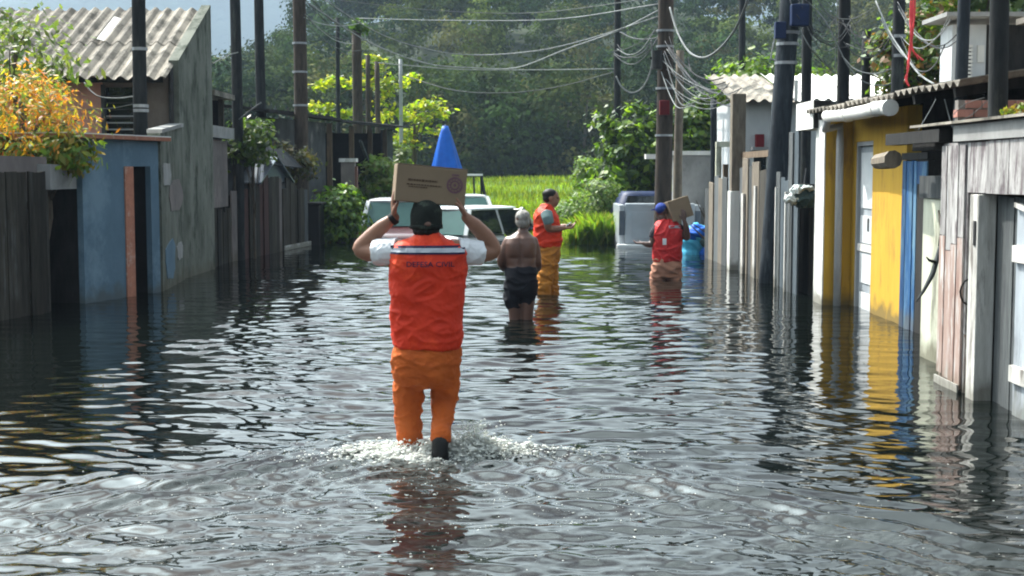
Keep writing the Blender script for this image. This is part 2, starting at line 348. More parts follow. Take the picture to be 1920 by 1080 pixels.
class MB:
    """Collects shapes, in world coordinates, for one mesh."""
    def __init__(s): s.v = []; s.f = []
    def add(s, vs, fs):
        k = len(s.v)
        s.v += [tuple(v) for v in vs]
        s.f += [tuple(i + k for i in f) for f in fs]
        return s
    def box(s, lo, hi, rot=0.0, piv=None, taper=0.0):
        x0, y0, z0 = lo; x1, y1, z1 = hi
        vs = [Vector(p) for p in ((x0, y0, z0), (x1, y0, z0), (x1, y1, z0), (x0, y1, z0), (x0, y0, z1), (x1, y0, z1), (x1, y1, z1), (x0, y1, z1))]
        if taper:
            c = Vector(((x0 + x1) / 2, (y0 + y1) / 2, 0))
            for i in range(4, 8):
                d = vs[i] - c; vs[i] = Vector((c.x + d.x * (1 - taper), c.y + d.y * (1 - taper), vs[i].z))
        if rot:
            p = Vector(piv) if piv is not None else Vector(((x0 + x1) / 2, (y0 + y1) / 2, (z0 + z1) / 2))
            R = Matrix.Rotation(rot, 3, 'Z')
            vs = [p + R @ (v - p) for v in vs]
        return s.add(vs, [(0, 3, 2, 1), (4, 5, 6, 7), (0, 1, 5, 4), (1, 2, 6, 5), (2, 3, 7, 6), (3, 0, 4, 7)])
    def mbox(s, M, sx, sy, sz):
        """box of half sizes under matrix M"""
        vs = [M @ Vector((a * sx, c * sy, d * sz)) for d in (-1, 1) for a, c in ((-1, -1), (1, -1), (1, 1), (-1, 1))]
        return s.add(vs, [(0, 3, 2, 1), (4, 5, 6, 7), (0, 1, 5, 4), (1, 2, 6, 5), (2, 3, 7, 6), (3, 0, 4, 7)])
    def beam(s, p0, p1, w, h, up=(0, 0, 1)):
        p0, p1 = Vector(p0), Vector(p1)
        d = (p1 - p0).normalized()
        u = Vector(up)
        if abs(d.dot(u)) > 0.98: u = Vector((1, 0, 0))
        a = d.cross(u).normalized(); c = a.cross(d).normalized()
        a *= w / 2; c *= h / 2
        vs = [p0 - a - c, p0 + a - c, p0 + a + c, p0 - a + c, p1 - a - c, p1 + a - c, p1 + a + c, p1 - a + c]
        return s.add(vs, [(0, 3, 2, 1), (4, 5, 6, 7), (0, 1, 5, 4), (1, 2, 6, 5), (2, 3, 7, 6), (3, 0, 4, 7)][::1])
    def tube(s, pts, rad, n=10, cap=True, flat=1.0, up=None, round_end=False):
        pts = [Vector(p) for p in pts]
        m_ = len(pts)
        rad = [rad] * m_ if not hasattr(rad, '__len__') else list(rad)
        if round_end:
            d0 = (pts[0] - pts[1]).normalized(); d1 = (pts[-1] - pts[-2]).normalized()
            a0, a1 = pts[0], pts[-1]; r0, r1 = rad[0], rad[-1]
            pre, prr, post, por = [], [], [], []
            for t in (0.95, 0.75, 0.4):
                pre.append(a0 + d0 * r0 * t); prr.append(r0 * math.sqrt(1 - t * t))
            for t in (0.4, 0.75, 0.95):
                post.append(a1 + d1 * r1 * t); por.append(r1 * math.sqrt(1 - t * t))
            pts = pre + pts + post; rad = prr + rad + por; m_ = len(pts)
        k = len(s.v)
        prev = None
        for i, p in enumerate(pts):
            d = (pts[min(i + 1, m_ - 1)] - pts[max(i - 1, 0)])
            d = d.normalized() if d.length > 1e-9 else Vector((0, 0, 1))
            if up is not None: a = Vector(up)
            elif prev is not None: a = prev
            else: a = Vector((1, 0, 0)) if abs(d.x) < 0.8 else Vector((0, 1, 0))
            a = (a - d * a.dot(d))
            a = a.normalized() if a.length > 1e-6 else d.orthogonal().normalized()
            prev = a
            c = d.cross(a)
            for j in range(n):
                t = 2 * PI * j / n
                s.v.append(tuple(p + a * (rad[i] * math.cos(t)) + c * (rad[i] * flat * math.sin(t))))
        for i in range(m_ - 1):
            for j in range(n):
                s.f.append((k + i * n + j, k + i * n + (j + 1) % n, k + (i + 1) * n + (j + 1) % n, k + (i + 1) * n + j))
        if cap:
            s.f.append(tuple(k + j for j in reversed(range(n))))
            s.f.append(tuple(k + (m_ - 1) * n + j for j in range(n)))
        return s
    def stack(s, rows, n=32, power=2.5, M=None):
        """closed skin through horizontal superellipse rings (z, cx, cy, rx, ry)"""
        k = len(s.v)
        for (z, cx, cy_, rx, ry) in rows:
            for j in range(n):
                t = 2 * PI * j / n
                c, q = math.cos(t), math.sin(t)
                e = 2.0 / power
                p = Vector((cx + rx * math.copysign(abs(c) ** e, c), cy_ + ry * math.copysign(abs(q) ** e, q), z))
                s.v.append(tuple(M @ p if M else p))
        m_ = len(rows)
        for i in range(m_ - 1):
            for j in range(n):
                s.f.append((k + i * n + j, k + i * n + (j + 1) % n, k + (i + 1) * n + (j + 1) % n, k + (i + 1) * n + j))
        s.f.append(tuple(k + j for j in reversed(range(n))))
        s.f.append(tuple(k + (m_ - 1) * n + j for j in range(n)))
        return s
    def ell(s, c, r, n=16, m_=10, M=None):
        rows = []
        c = Vector(c)
        k = len(s.v)
        for i in range(m_ + 1):
            ph = PI * (i + 0.02 if i == 0 else i - 0.02 if i == m_ else i) / m_
            for j in range(n):
                t = 2 * PI * j / n
                p = Vector((r[0] * math.sin(ph) * math.cos(t), r[1] * math.sin(ph) * math.sin(t), -r[2] * math.cos(ph)))
                if M: p = M @ p
                s.v.append(tuple(c + p))
        for i in range(m_):
            for j in range(n):
                s.f.append((k + i * n + j, k + i * n + (j + 1) % n, k + (i + 1) * n + (j + 1) % n, k + (i + 1) * n + j))
        s.f.append(tuple(k + j for j in reversed(range(n))))
        s.f.append(tuple(k + m_ * n + j for j in range(n)))
        return s
    def prism(s, poly, d0, d1):
        """poly: list of 3D points (planar); extruded from +d0 to +d1 (vectors)"""
        d0, d1 = Vector(d0), Vector(d1)
        n_ = len(poly)
        vs = [Vector(p) + d0 for p in poly] + [Vector(p) + d1 for p in poly]
        fs = [tuple(reversed(range(n_))), tuple(range(n_, 2 * n_))]
        fs += [(i, (i + 1) % n_, n_ + (i + 1) % n_, n_ + i) for i in range(n_)]
        return s.add(vs, fs)
    def mesh(s, name):
        me = bpy.data.meshes.new(name)
        me.from_pydata(s.v, [], s.f)
        me.update()
        bm = bmesh.new(); bm.from_mesh(me)
        bmesh.ops.recalc_face_normals(bm, faces=bm.faces)
        bm.to_mesh(me); bm.free()
        return me

def obj(name, geo, material, parent=None, smooth=False, bevel=0.0, loc=None, **tags):
    me = geo.mesh(name) if isinstance(geo, MB) else geo
    if not me.materials: me.materials.append(MATS[material])
    if smooth: me.polygons.foreach_set('use_smooth', [True] * len(me.polygons))
    o = bpy.data.objects.new(name, me)
    COL.objects.link(o)
    if loc is not None: o.location = loc
    if parent is not None:
        o.parent = parent
        tot = Vector((0, 0, 0)); q = parent
        if q.type == 'EMPTY': tot = Vector(q.location)
        elif q.parent is not None and q.parent.type == 'EMPTY': tot = Vector((0, 0, 0))
        o.matrix_parent_inverse = Matrix.Translation(-tot)
    if bevel > 0:
        bv = o.modifiers.new('bevel', 'BEVEL'); bv.width = bevel; bv.segments = 2; bv.limit_method = 'ANGLE'
    if tags: tag(o, **tags)
    return o

def structure(name, geo, material, **kw):
    o = obj(name, geo, material, **kw); o['kind'] = 'structure'; return o

def wrinkle(co, no, amp, freq, seed=0, dirv=(0.3, 0.2, 1.0)):
    """cloth folds: warped bands running across dirv"""
    out = np.zeros(len(co))
    d = np.array(dirv) / np.linalg.norm(dirv)
    r = np.random.default_rng(seed)
    ph = r.uniform(0, 6.28, 12)
    w = (np.sin(co @ np.array([7.1, 3.3, 4.2]) + ph[0]) + np.sin(co @ np.array([-4.3, 8.2, 6.5]) + ph[1]) + np.sin(co @ np.array([11, -6, 9]) + ph[2]))
    a = co @ d * freq
    out += np.sin(a + 1.5 * w + ph[3]) * 0.5
    out += np.sin(1.9 * a + 2.1 * w + co[:, 0] * freq * 0.4 + ph[4]) * 0.3
    m = 0.5 + 0.5 * np.sin(co @ np.array([5.0, 4.0, 7.0]) + ph[5])
    return out * m * amp

def crease(co, amp, freq, stretch, seed=0, sharp=3.0):
    """sharp cloth creases: thin valleys and soft ridges of a stretched noise"""
    off = Vector((seed * 7.3, seed * 3.1, seed * 5.7))
    st = Vector(stretch)
    out = np.empty(len(co))
    for i, c in enumerate(co):
        p = Vector((c[0] * st.x, c[1] * st.y, c[2] * st.z)) * freq + off
        q = p + mnoise.noise_vector(p * 0.45) * 0.9
        w = mnoise.noise(q)
        out[i] = max(0.0, 1 - abs(w) * sharp) ** 1.5 + 0.6 * w - 0.45
    return out * amp

def organic(name, mb, material, parent, voxel=0.01, smooth_it=4, fold=None, sculpt=None, creases=None):
    """one continuous skin grown over the overlapping shells in mb"""
    me0 = mb.mesh(name + '_raw')
    o = bpy.data.objects.new(name + '_raw', me0); COL.objects.link(o)
    r = o.modifiers.new('r', 'REMESH'); r.mode = 'VOXEL'; r.voxel_size = voxel
    if smooth_it:
        sm = o.modifiers.new('s', 'SMOOTH'); sm.factor = 0.5; sm.iterations = smooth_it
    dg = bpy.context.evaluated_depsgraph_get()
    me = bpy.data.meshes.new_from_object(o.evaluated_get(dg))
    bpy.data.objects.remove(o); bpy.data.meshes.remove(me0)
    me.name = name
    if fold or sculpt or creases:
        nv = len(me.vertices)
        co = np.empty(nv * 3); me.vertices.foreach_get('co', co); co = co.reshape(-1, 3)
        no = np.empty(nv * 3); me.vertex_normals.foreach_get('vector', no); no = no.reshape(-1, 3)
        tot = np.zeros(nv)
        for k, (amp, fr, dv) in enumerate(fold or []): tot += wrinkle(co, no, amp, fr, k + len(name), dv)
        if sculpt: tot += sculpt(co, no)
        if creases:
            for k, (amp, fr, sv) in enumerate(creases): tot += crease(co, amp, fr, sv, k + len(name))
        co += no * tot[:, None]
        me.vertices.foreach_set('co', co.ravel()); me.update()
    me.materials.clear()
    return obj(name, me, material, parent, smooth=True)

def card_mesh(name, cen, size, tint, aspect=1.6, normal_bias=None, droop=0.0, bend=0.25, outward=None):
    """leaves: one bent rhomb each. cen (N,3), size (N,), tint (N,3)"""
    N = len(cen)
    r = np.random.default_rng(N)
    nrm = r.normal(size=(N, 3))
    if outward is not None: nrm = nrm * 0.55 + outward
    if normal_bias is not None: nrm += np.array(normal_bias)
    nrm /= np.linalg.norm(nrm, axis=1, keepdims=True) + 1e-9
    t = r.normal(size=(N, 3)); t[:, 2] -= droop
    t -= nrm * np.sum(t * nrm, axis=1, keepdims=True)
    t /= np.linalg.norm(t, axis=1, keepdims=True) + 1e-9
    bt = np.cross(nrm, t)
    h = (size * 0.5)[:, None]; w = (size * 0.5 / aspect)[:, None]
    v = np.empty((N, 4, 3))
    v[:, 0] = cen - t * h
    v[:, 1] = cen + bt * w - nrm * h * bend * 0.5
    v[:, 2] = cen + t * h - nrm * h * bend
    v[:, 3] = cen - bt * w - nrm * h * bend * 0.5
    me = bpy.data.meshes.new(name)
    me.vertices.add(N * 4); me.vertices.foreach_set('co', v.ravel())
    me.loops.add(N * 4); me.loops.foreach_set('vertex_index', np.arange(N * 4, dtype=np.int32))
    me.polygons.add(N)
    me.polygons.foreach_set('loop_start', np.arange(0, N * 4, 4, dtype=np.int32))
    me.polygons.foreach_set('loop_total', np.full(N, 4, dtype=np.int32))
    a = me.attributes.new('tint', 'FLOAT_COLOR', 'FACE')
    c = np.ones((N, 4)); c[:, :3] = tint
    a.data.foreach_set('color', c.ravel())
    me.update(); me.validate()
    return me

def tints(N, cols, w=None, var=0.2, seed=0):
    r = np.random.default_rng(seed + N)
    cols = np.array(cols)
    i = r.choice(len(cols), N, p=w)
    return np.clip(cols[i] * (1 + r.normal(0, var, (N, 1))) * (1 + r.normal(0, 0.06, (N, 3))), 0.004, 1)

def clumps(c, rad, K, n, spread, seed, shell=0.55, flat_clump=0.7):
    """points gathered in K uneven clumps through an ellipsoid"""
    r = np.random.default_rng(seed)
    d = r.normal(size=(K, 3)); d /= np.linalg.norm(d, axis=1, keepdims=True)
    rr = shell + (1 - shell) * r.random((K, 1)) ** 0.6
    cc = np.array(c) + d * rr * np.array(rad) * r.uniform(0.8, 1.12, (K, 1))
    out = []
    for k in range(K):
        m_ = int(n * r.uniform(0.5, 1.5))
        p = r.normal(size=(m_, 3)) * spread * r.uniform(0.7, 1.3)
        p[:, 2] *= flat_clump
        out.append(cc[k] + p)
    return np.concatenate(out), cc

def branchy(mb, base, top, ends, r0, r1, seed=0):
    """tapered trunk with limbs running to the given clump centres"""
    rr = random.Random(seed)
    base, top = Vector(base), Vector(top)
    pts = []
    for i in range(7):
        t = i / 6
        p = base.lerp(top, t) + Vector((rr.uniform(-1, 1), rr.uniform(-1, 1), 0)) * (r0 * 0.5 * math.sin(PI * t))
        pts.append(p)
    mb.tube(pts, [r0 + (r1 - r0) * i / 6 for i in range(7)], n=8)
    for e in ends:
        e = Vector(e)
        t = rr.uniform(0.35, 0.95)
        s = base.lerp(top, t)
        m_ = s.lerp(e, 0.5) + Vector((0, 0, 0.12 * (e - s).length))
        ra = (r0 + (r1 - r0) * t) * 0.55
        mb.tube([s, m_, e], [ra, ra * 0.65, ra * 0.2], n=5)
# ================================================================== THE SETTING
GROUND_Z = -0.45
P1_X, P1_Y = at(800, 850, 7.4).x, 7.42       # where the front man stands

def sstep(a, b, x):
    t = np.clip((x - a) / (b - a), 0, 1); return t * t * (3 - 2 * t)

_wr = np.random.default_rng(5)
_NW = 44
_wl = np.exp(_wr.uniform(math.log(0.075), math.log(0.55), _NW))
_wa = _wr.normal(PI / 2, 0.36, _NW) + PI * (_wr.random(_NW) < 0.3)
_wp = _wr.uniform(0, 2 * PI, _NW)
_NF = 40
_fl = np.exp(_wr.uniform(math.log(0.042), math.log(0.15), _NF))
_fa = _wr.normal(PI / 2, 0.42, _NF)
_fp = _wr.uniform(0, 2 * PI, _NF)
def wave(x, y, step=0.01, full=False):
    """height of the flood water"""
    z = np.zeros_like(x); kept = np.zeros_like(x)
    sl = 0.15 / math.sqrt(_NW / 2)
    wx = x + 0.15 * np.sin(1.3 * y + 0.7 * x) ; wy = y + 0.12 * np.sin(1.7 * x - 0.4 * y)
    for l, a, p in zip(_wl, _wa, _wp):
        k = 2 * PI / l
        att = np.clip((l / (step * 3.0) - 0.6) / 0.8, 0, 1)
        kept += att ** 2 / _NW
        z += att * sl / k * np.sin(k * (wx * math.cos(a) + wy * math.sin(a)) + p)
    d = np.minimum(3.7 - x, x + 4.7)
    calm = 0.30 + 0.70 * sstep(0.1, 2.3, d)
    patch = 0.80 + 0.35 * np.sin(0.9 * x + 0.5 * y) * np.sin(0.37 * y + 1.0)
    z *= calm * patch
    chop = calm * patch * np.sqrt(np.clip(1 - kept, 0, 1)) + .06
    # wake spreading towards the camera from the wading man
    u = (P1_Y + 0.12) - y
    ax = np.abs(x - P1_X)
    arm = 0.16 + 1.12 * np.clip(u, 0, None)
    e = ax - arm
    on = sstep(-0.1, 0.35, u)
    grow = np.exp(-np.clip(u, 0, None) * 0.10)
    jig = 0.05 * np.sin(5.1 * x + 2.2 * y) + 0.04 * np.sin(9.3 * x - 4.0 * y)
    z += on * grow * 0.014 * np.cos(2 * PI * (e + jig) / 0.28) * np.exp(-((e + .1) / 0.50) ** 2)
    z += on * grow * 0.006 * np.cos(2 * PI * (e + 0.6 + jig) / 0.27) * np.exp(-((e + 0.75) / 0.5) ** 2)
    r = np.hypot(x - P1_X, (y - P1_Y) * 1.0)
    z += 0.009 * np.cos(2 * PI * (r + jig) / 0.19) * np.exp(-((r - 0.35) / 0.28) ** 2)
    inside = on * sstep(0.25, -0.35, e)
    near = np.clip(inside + 0.9 * np.exp(-(r / 0.55) ** 2), 0, 1.2)
    fs = 0.135 / math.sqrt(_NF / 2)
    fz = np.zeros_like(x)
    for l, a, p in zip(_fl, _fa, _fp):
        k = 2 * PI / l
        att = np.clip((l / (step * 3.0) - 0.6) / 0.8, 0, 1)
        fz += att * fs / k * np.sin(k * (x * math.cos(a) + y * math.sin(a)) + p)
    z += fz * near
    return (z, near, inside, r, e, u, chop) if full else z

def build_water():
    ys = [2.6]
    while ys[-1] < 46: ys.append(ys[-1] + max(0.011, 0.0030 * ys[-1]))
    xs = [-7.5]
    while xs[-1] < 6.5:
        a = abs(xs[-1] + 0.2)
        xs.append(xs[-1] + (0.014 if a < 2.6 else 0.026))
    nx0, ny0 = len(xs), len(ys)
    xs = [-900, -60, -20] + xs + [20, 60, 900]
    ys = [-40, -8] + ys + [80, 640]
    X, Y = np.meshgrid(np.array(xs), np.array(ys))
    step = np.maximum(0.013, 0.0036 * Y)
    Z, near, inside, rr_, ee, uu, chop = wave(X, Y, step, True)
    ptch = .55 + .45 * np.sin(2.3 * X + 3.1 * np.sin(1.7 * Y)) * np.sin(5.1 * Y + 2 * np.sin(2.9 * X))
    strand = np.clip(np.sin(9 * Y + 3.0 * np.sin(1.3 * X + .5) + 1.2 * np.sin(4.1 * X)) - .35, 0, 1)
    aer = np.clip(inside * (.02 + .07 * ptch + .16 * strand * ptch) * np.exp(-np.clip(uu, 0, None) * .12) + 1.0 * np.exp(-(rr_ / .34) ** 2), 0, 1)
    edge = np.ones_like(Z); edge[:, :4] = 0; edge[:, -4:] = 0; edge[:3] = 0; edge[-3:] = 0
    Z *= edge
    ny, nx = X.shape
    me = bpy.data.meshes.new('flood_water')
    me.vertices.add(nx * ny)
    me.vertices.foreach_set('co', np.stack([X, Y, Z], -1).astype(np.float32).ravel())
    i = np.arange(ny - 1)[:, None] * nx + np.arange(nx - 1)[None, :]
    q = np.stack([i, i + 1, i + nx + 1, i + nx], -1).reshape(-1, 4)
    me.loops.add(q.size); me.loops.foreach_set('vertex_index', q.astype(np.int32).ravel())
    me.polygons.add(len(q))
    me.polygons.foreach_set('loop_start', np.arange(0, q.size, 4, dtype=np.int32))
    me.polygons.foreach_set('loop_total', np.full(len(q), 4, dtype=np.int32))
    me.update(); me.validate()
    aa = me.attributes.new('aerated', 'FLOAT', 'POINT'); aa.data.foreach_set('value', aer.astype(np.float32).ravel())
    aa = me.attributes.new('chop', 'FLOAT', 'POINT'); aa.data.foreach_set('value', np.clip(chop, 0, 1).astype(np.float32).ravel())
    me.polygons.foreach_set('use_smooth', [True] * len(q))
    structure('flood_water', me, 'water')
build_water()

structure('ground', MB().add([(-1500, -60, GROUND_Z - 0.06), (1500, -60, GROUND_Z - 0.06), (1500, 1900, GROUND_Z - 0.06), (-1500, 1900, GROUND_Z - 0.06)], [(0, 1, 2, 3)]), 'mud')

# ---- grassy field behind the flooded street
def grid_mesh(name, x0, x1, nx, y0, y1, ny, fn):
    X, Y = np.meshgrid(np.linspace(x0, x1, nx), np.linspace(y0, y1, ny))
    Z = fn(X, Y)
    v = np.stack([X, Y, Z], -1).reshape(-1, 3)
    f = [(j * nx + i, j * nx + i + 1, (j + 1) * nx + i + 1, (j + 1) * nx + i) for j in range(ny - 1) for i in range(nx - 1)]
    me = bpy.data.meshes.new(name); me.from_pydata(v.tolist(), [], f); me.update()
    me.polygons.foreach_set('use_smooth', [True] * len(me.polygons))
    return me
def field_z(x, y):
    return -0.25 + 0.42 * sstep(31.5, 36, y + 0.6 * np.sin(x * 0.8)) + 0.9 * sstep(40, 84, y) + 0.05 * np.sin(x * 0.6) * np.sin(y * 0.5)
structure('grass_field', grid_mesh('grass_field', -40, 40, 80, 30.5, 92, 80, field_z), 'field_soil')

def blades(name, X, Y, Z0, H, W, tint, lean=0.25):
    N = len(X); r = np.random.default_rng(N)
    a = r.uniform(0, 2 * PI, N); b_ = r.uniform(0, 2 * PI, N)
    dx, dy = np.cos(a) * W, np.sin(a) * W
    lx, ly = np.cos(b_) * H * lean * r.random(N), np.sin(b_) * H * lean * r.random(N)
    v = np.empty((N, 4, 3))
    v[:, 0] = np.stack([X - dx, Y - dy, Z0], -1); v[:, 1] = np.stack([X + dx, Y + dy, Z0], -1)
    v[:, 2] = np.stack([X + dx * .5 + lx * .5, Y + dy * .5 + ly * .5, Z0 + H * .65], -1)
    v[:, 3] = np.stack([X + lx * 1.4, Y + ly * 1.4, Z0 + H * (1 - 0.15 * r.random(N))], -1)
    me = bpy.data.meshes.new(name)
    me.vertices.add(N * 4); me.vertices.foreach_set('co', v.ravel())
    me.loops.add(N * 4); me.loops.foreach_set('vertex_index', np.arange(N * 4, dtype=np.int32))
    me.polygons.add(N)
    me.polygons.foreach_set('loop_start', np.arange(0, N * 4, 4, dtype=np.int32))
    me.polygons.foreach_set('loop_total', np.full(N, 4, dtype=np.int32))
    at_ = me.attributes.new('tint', 'FLOAT_COLOR', 'FACE')
    c = np.ones((N, 4)); c[:, :3] = tint; at_.data.foreach_set('color', c.ravel())
    me.update(); me.validate()
    return me
N = 90000
gy = 31.5 + 53 * RNG.random(N) ** 1.6
gx = RNG.uniform(-0.30, 0.30, N) * gy + RNG.normal(0, .3, N)
gcol = tints(N, [(0.16, 0.255, 0.022), (0.20, 0.28, 0.026), (0.13, 0.215, 0.022), (0.22, 0.265, 0.045)], var=0.18)
band = (0.82 + 0.3 * np.sin(gx * 0.11 + 1) * np.sin(gy * 0.42) + .12 * np.sin(gy * 1.3 + .2 * gx))[:, None]
o = obj('meadow_grass', blades('meadow_grass', gx, gy, field_z(gx, gy) - 0.03, RNG.uniform(0.16, 0.36, N), RNG.uniform(0.010, 0.024, N), gcol * band), 'blade')
tag(o, 'bright green meadow grass behind the flooded street', 'grass', kind='stuff')

# ---- wooded hill
def hill_z(x, y):
    r = sstep(84, 175, y - 0.10 * np.abs(x)) * 19
    left = 1 - sstep(-14, -42, x + 0.06 * (y - 150)) * 0.86
    lump = 1 + 0.12 * np.sin(x * 0.07 + 1) * np.sin(y * 0.05) + 0.07 * np.sin(x * 0.19 + y * 0.11)
    return 0.4 + r * left * lump
structure('hill', grid_mesh('hill', -110, 120, 90, 83, 215, 50, hill_z), 'hill_soil')
def mount_z(x, y):
    return -1 + 215 * sstep(1050, 1380, y) * (0.8 + 0.2 * np.sin(x * 0.004 + 2.2) + 0.05 * np.sin(x * 0.015))
structure('mountain', grid_mesh('mountain', -900, 700, 90, 1040, 1450, 40, mount_z), 'mountain_forest')

def forest():
    r = np.random.default_rng(21)
    C, S, T, O = [], [], [], []
    pal = np.array([(0.050, 0.095, 0.022), (0.032, 0.065, 0.020), (0.068, 0.105, 0.024), (0.095, 0.13, 0.028), (0.036, 0.072, 0.030), (0.115, 0.12, 0.04)]) * .70
    spots = []
    for k in range(44):                       # the dark edge of the wood along the field
        x = -36 + 72 * (k + r.random()) / 44
        spots.append((x, r.uniform(84, 90), r.uniform(5.5, 9.5), 0.7))
    for k in range(90):                       # undergrowth
        spots.append((-36 + 72 * (k + r.random()) / 90, r.uniform(82.5, 85), r.uniform(1.8, 4.0), 0.8))
    tries = 0
    while len(spots) < 420 and tries < 9000:
        tries += 1
        y = 89 + 96 * r.random() ** 1.1; x = r.uniform(-0.34, 0.47) * y
        h = r.uniform(5.5, 9.0)
        if any((x - a[0]) ** 2 + (y - a[1]) ** 2 < 11 for a in spots): continue
        spots.append((x, y, h, 1.0))
    for (x, y, h, dk) in spots:
        z0 = float(hill_z(np.array(x), np.array(y)))
        K = int(r.integers(13, 22))
        rad = np.array([r.uniform(2.0, 3.6), r.uniform(2.0, 3.2), h * 0.36]) if h > 4.5 else np.array([1.3, 1.0, h * .5])
        base = pal[r.integers(len(pal))] * r.uniform(0.7, 1.3) * dk
        p, cc = clumps((x, y, z0 + h * (0.6 if h > 4.5 else .45)), rad, K, 78, 0.62, int(r.integers(1e9)), 0.55, 0.55)
        idx = np.argmin(((p[:, None, :] - cc[None]) ** 2).sum(-1), axis=1)
        ctint = 1 + r.normal(0, .22, (K, 1))
        o_ = (p - cc[idx]) / .62 + (p - np.array([x, y, z0 + h * .5])) / 3.0
        C.append(p); S.append(r.uniform(0.20, 0.44, len(p)) * (0.8 + y / 500)); O.append(o_)
        T.append(np.clip(base * ctint[idx] * (1 + r.normal(0, 0.18, (len(p), 1))), 0.006, 1))
    me = card_mesh('hillside_forest', np.concatenate(C), np.concatenate(S), np.concatenate(T), 1.3, (0, 0, 0.5), outward=np.concatenate(O))
    o = obj('hillside_forest', me, 'leaf_far')
    tag(o, 'dense dark green forest covering the hill and the far field edge', 'forest', kind='stuff')
forest()
mt = MB()
r_ = random.Random(3)
for k in range(60):
    x = r_.uniform(-34, 36); y = r_.uniform(83.5, 88)
    z = float(hill_z(np.array(x), np.array(y)))
    mt.tube([(x, y, z - .3), (x + r_.uniform(-.3, .3), y, z + 3), (x + r_.uniform(-.8, .8), y, z + 5.5)], [0.14, 0.10, 0.05], n=5)
tag(obj('forest_trunks', mt, 'bark'), 'slim dark trunks along the edge of the far forest', 'trunks', kind='stuff')

# ---- humid air
hz = MB().box((-920, -58, GROUND_Z - 1.5), (720, 1470, 232)).mesh('haze')
m = bpy.data.materials.new('haze_air'); m.use_nodes = True
m.node_tree.nodes.clear()
ho = m.node_tree.nodes.new("ShaderNodeOutputMaterial"); hv = m.node_tree.nodes.new("ShaderNodeVolumePrincipled")
hv.inputs['Color'].default_value = (0.60, 0.77, 0.98, 1)
hv.inputs['Density'].default_value = 0.0004
hv.inputs['Anisotropy'].default_value = 0.0
m.node_tree.links.new(hv.outputs[0], ho.inputs['Volume'])
MATS['haze_air'] = m
hobj = obj('haze', hz, 'haze_air'); hobj['kind'] = 'stuff'
tag(hobj, 'pale humid air over the street and the hills', 'haze', kind='stuff')

# ================================================================== SMALL BUILDERS
def plank_row(parent, A, B, z0, z1, n_, material, thick=0.025, gap=0.012, jz=0.04, jt=0.012, name='plank', seed=1, ztop=None, mats=None, sel=None):
    """upright boards side by side from A to B (x, y)"""
    rr = random.Random(seed)
    A, B = Vector((*A, 0)), Vector((*B, 0))
    d = (B - A); Lw = d.length; d.normalize()
    nn = Vector((-d.y, d.x, 0))
    cuts = [0.0]
    for i in range(n_): cuts.append(cuts[-1] + rr.uniform(0.75, 1.25))
    tot = cuts[-1]
    for i in range(n_):
        if sel and not sel(i): continue
        a = A + d * (Lw * cuts[i] / tot + gap / 2); b2 = A + d * (Lw * cuts[i + 1] / tot - gap / 2)
        off = nn * rr.uniform(-jt, jt)
        top = (ztop(i) if ztop else z1) + rr.uniform(-jz, jz)
        lean = d * rr.uniform(-0.012, 0.012)
        t = nn * thick / 2
        dz = rr.uniform(-0.012, 0.012)
        vs = [a - t + off, b2 - t + off, b2 + t + off, a + t + off]
        v8 = [Vector((v.x, v.y, z0)) for v in vs]
        v8 += [Vector((v.x, v.y, top + (dz if k in (0, 3) else -dz))) + lean for k, v in enumerate(vs)]
        mm = mats[rr.randrange(len(mats))] if mats else material
        obj(name, MB().add(v8, [(0, 3, 2, 1), (4, 5, 6, 7), (0, 1, 5, 4), (1, 2, 6, 5), (2, 3, 7, 6), (3, 0, 4, 7)]), mm, parent)

def wall_poly(A, B, z0, z1a, z1b, thick):
    """upright wall from A to B, tops z1a and z1b, thickness towards the left of A->B"""
    A, B = Vector((*A, 0)), Vector((*B, 0))
    d = (B - A).normalized(); nn = Vector((-d.y, d.x, 0)) * thick
    return MB().prism([(A.x, A.y, z0), (B.x, B.y, z0), (B.x, B.y, z1b), (A.x, A.y, z1a)], (0, 0, 0), nn)

def corrugated(p0, ux, uy, wid, length, period=0.185, amp=0.028, thick=0.008, seg=6, ny=3, sag=0.0):
    """one corrugated sheet: waves across ux, run along uy"""
    p0, ux, uy = Vector(p0), Vector(ux).normalized(), Vector(uy).normalized()
    nz = ux.cross(uy).normalized()
    if nz.z < 0: nz = -nz
    nx = max(4, int(wid / period * seg))
    mb = MB(); vs = []
    for layer in (0, 1):
        for j in range(ny):
            for i in range(nx + 1):
                w = wid * i / nx; l = length * j / (ny - 1)
                h = amp * math.cos(2 * PI * w / period) - sag * math.sin(PI * j / (ny - 1))
                vs.append(p0 + ux * w + uy * l + nz * (h - layer * thick))
    fs = []
    M_ = ny * (nx + 1)
    for j in range(ny - 1):
        for i in range(nx):
            a = j * (nx + 1) + i
            fs.append((a, a + 1, a + nx + 2, a + nx + 1)); fs.append((M_ + a, M_ + a + nx + 1, M_ + a + nx + 2, M_ + a + 1))
    for i in range(nx):
        fs.append((i, M_ + i, M_ + i + 1, i + 1)); a = (ny - 1) * (nx + 1) + i
        fs.append((a, a + 1, M_ + a + 1, M_ + a))
    for j in range(ny - 1):
        a = j * (nx + 1); fs.append((a, a + nx + 1, M_ + a + nx + 1, M_ + a)); a += nx
        fs.append((a, M_ + a, M_ + a + nx + 1, a + nx + 1))
    return mb.add(vs, fs)

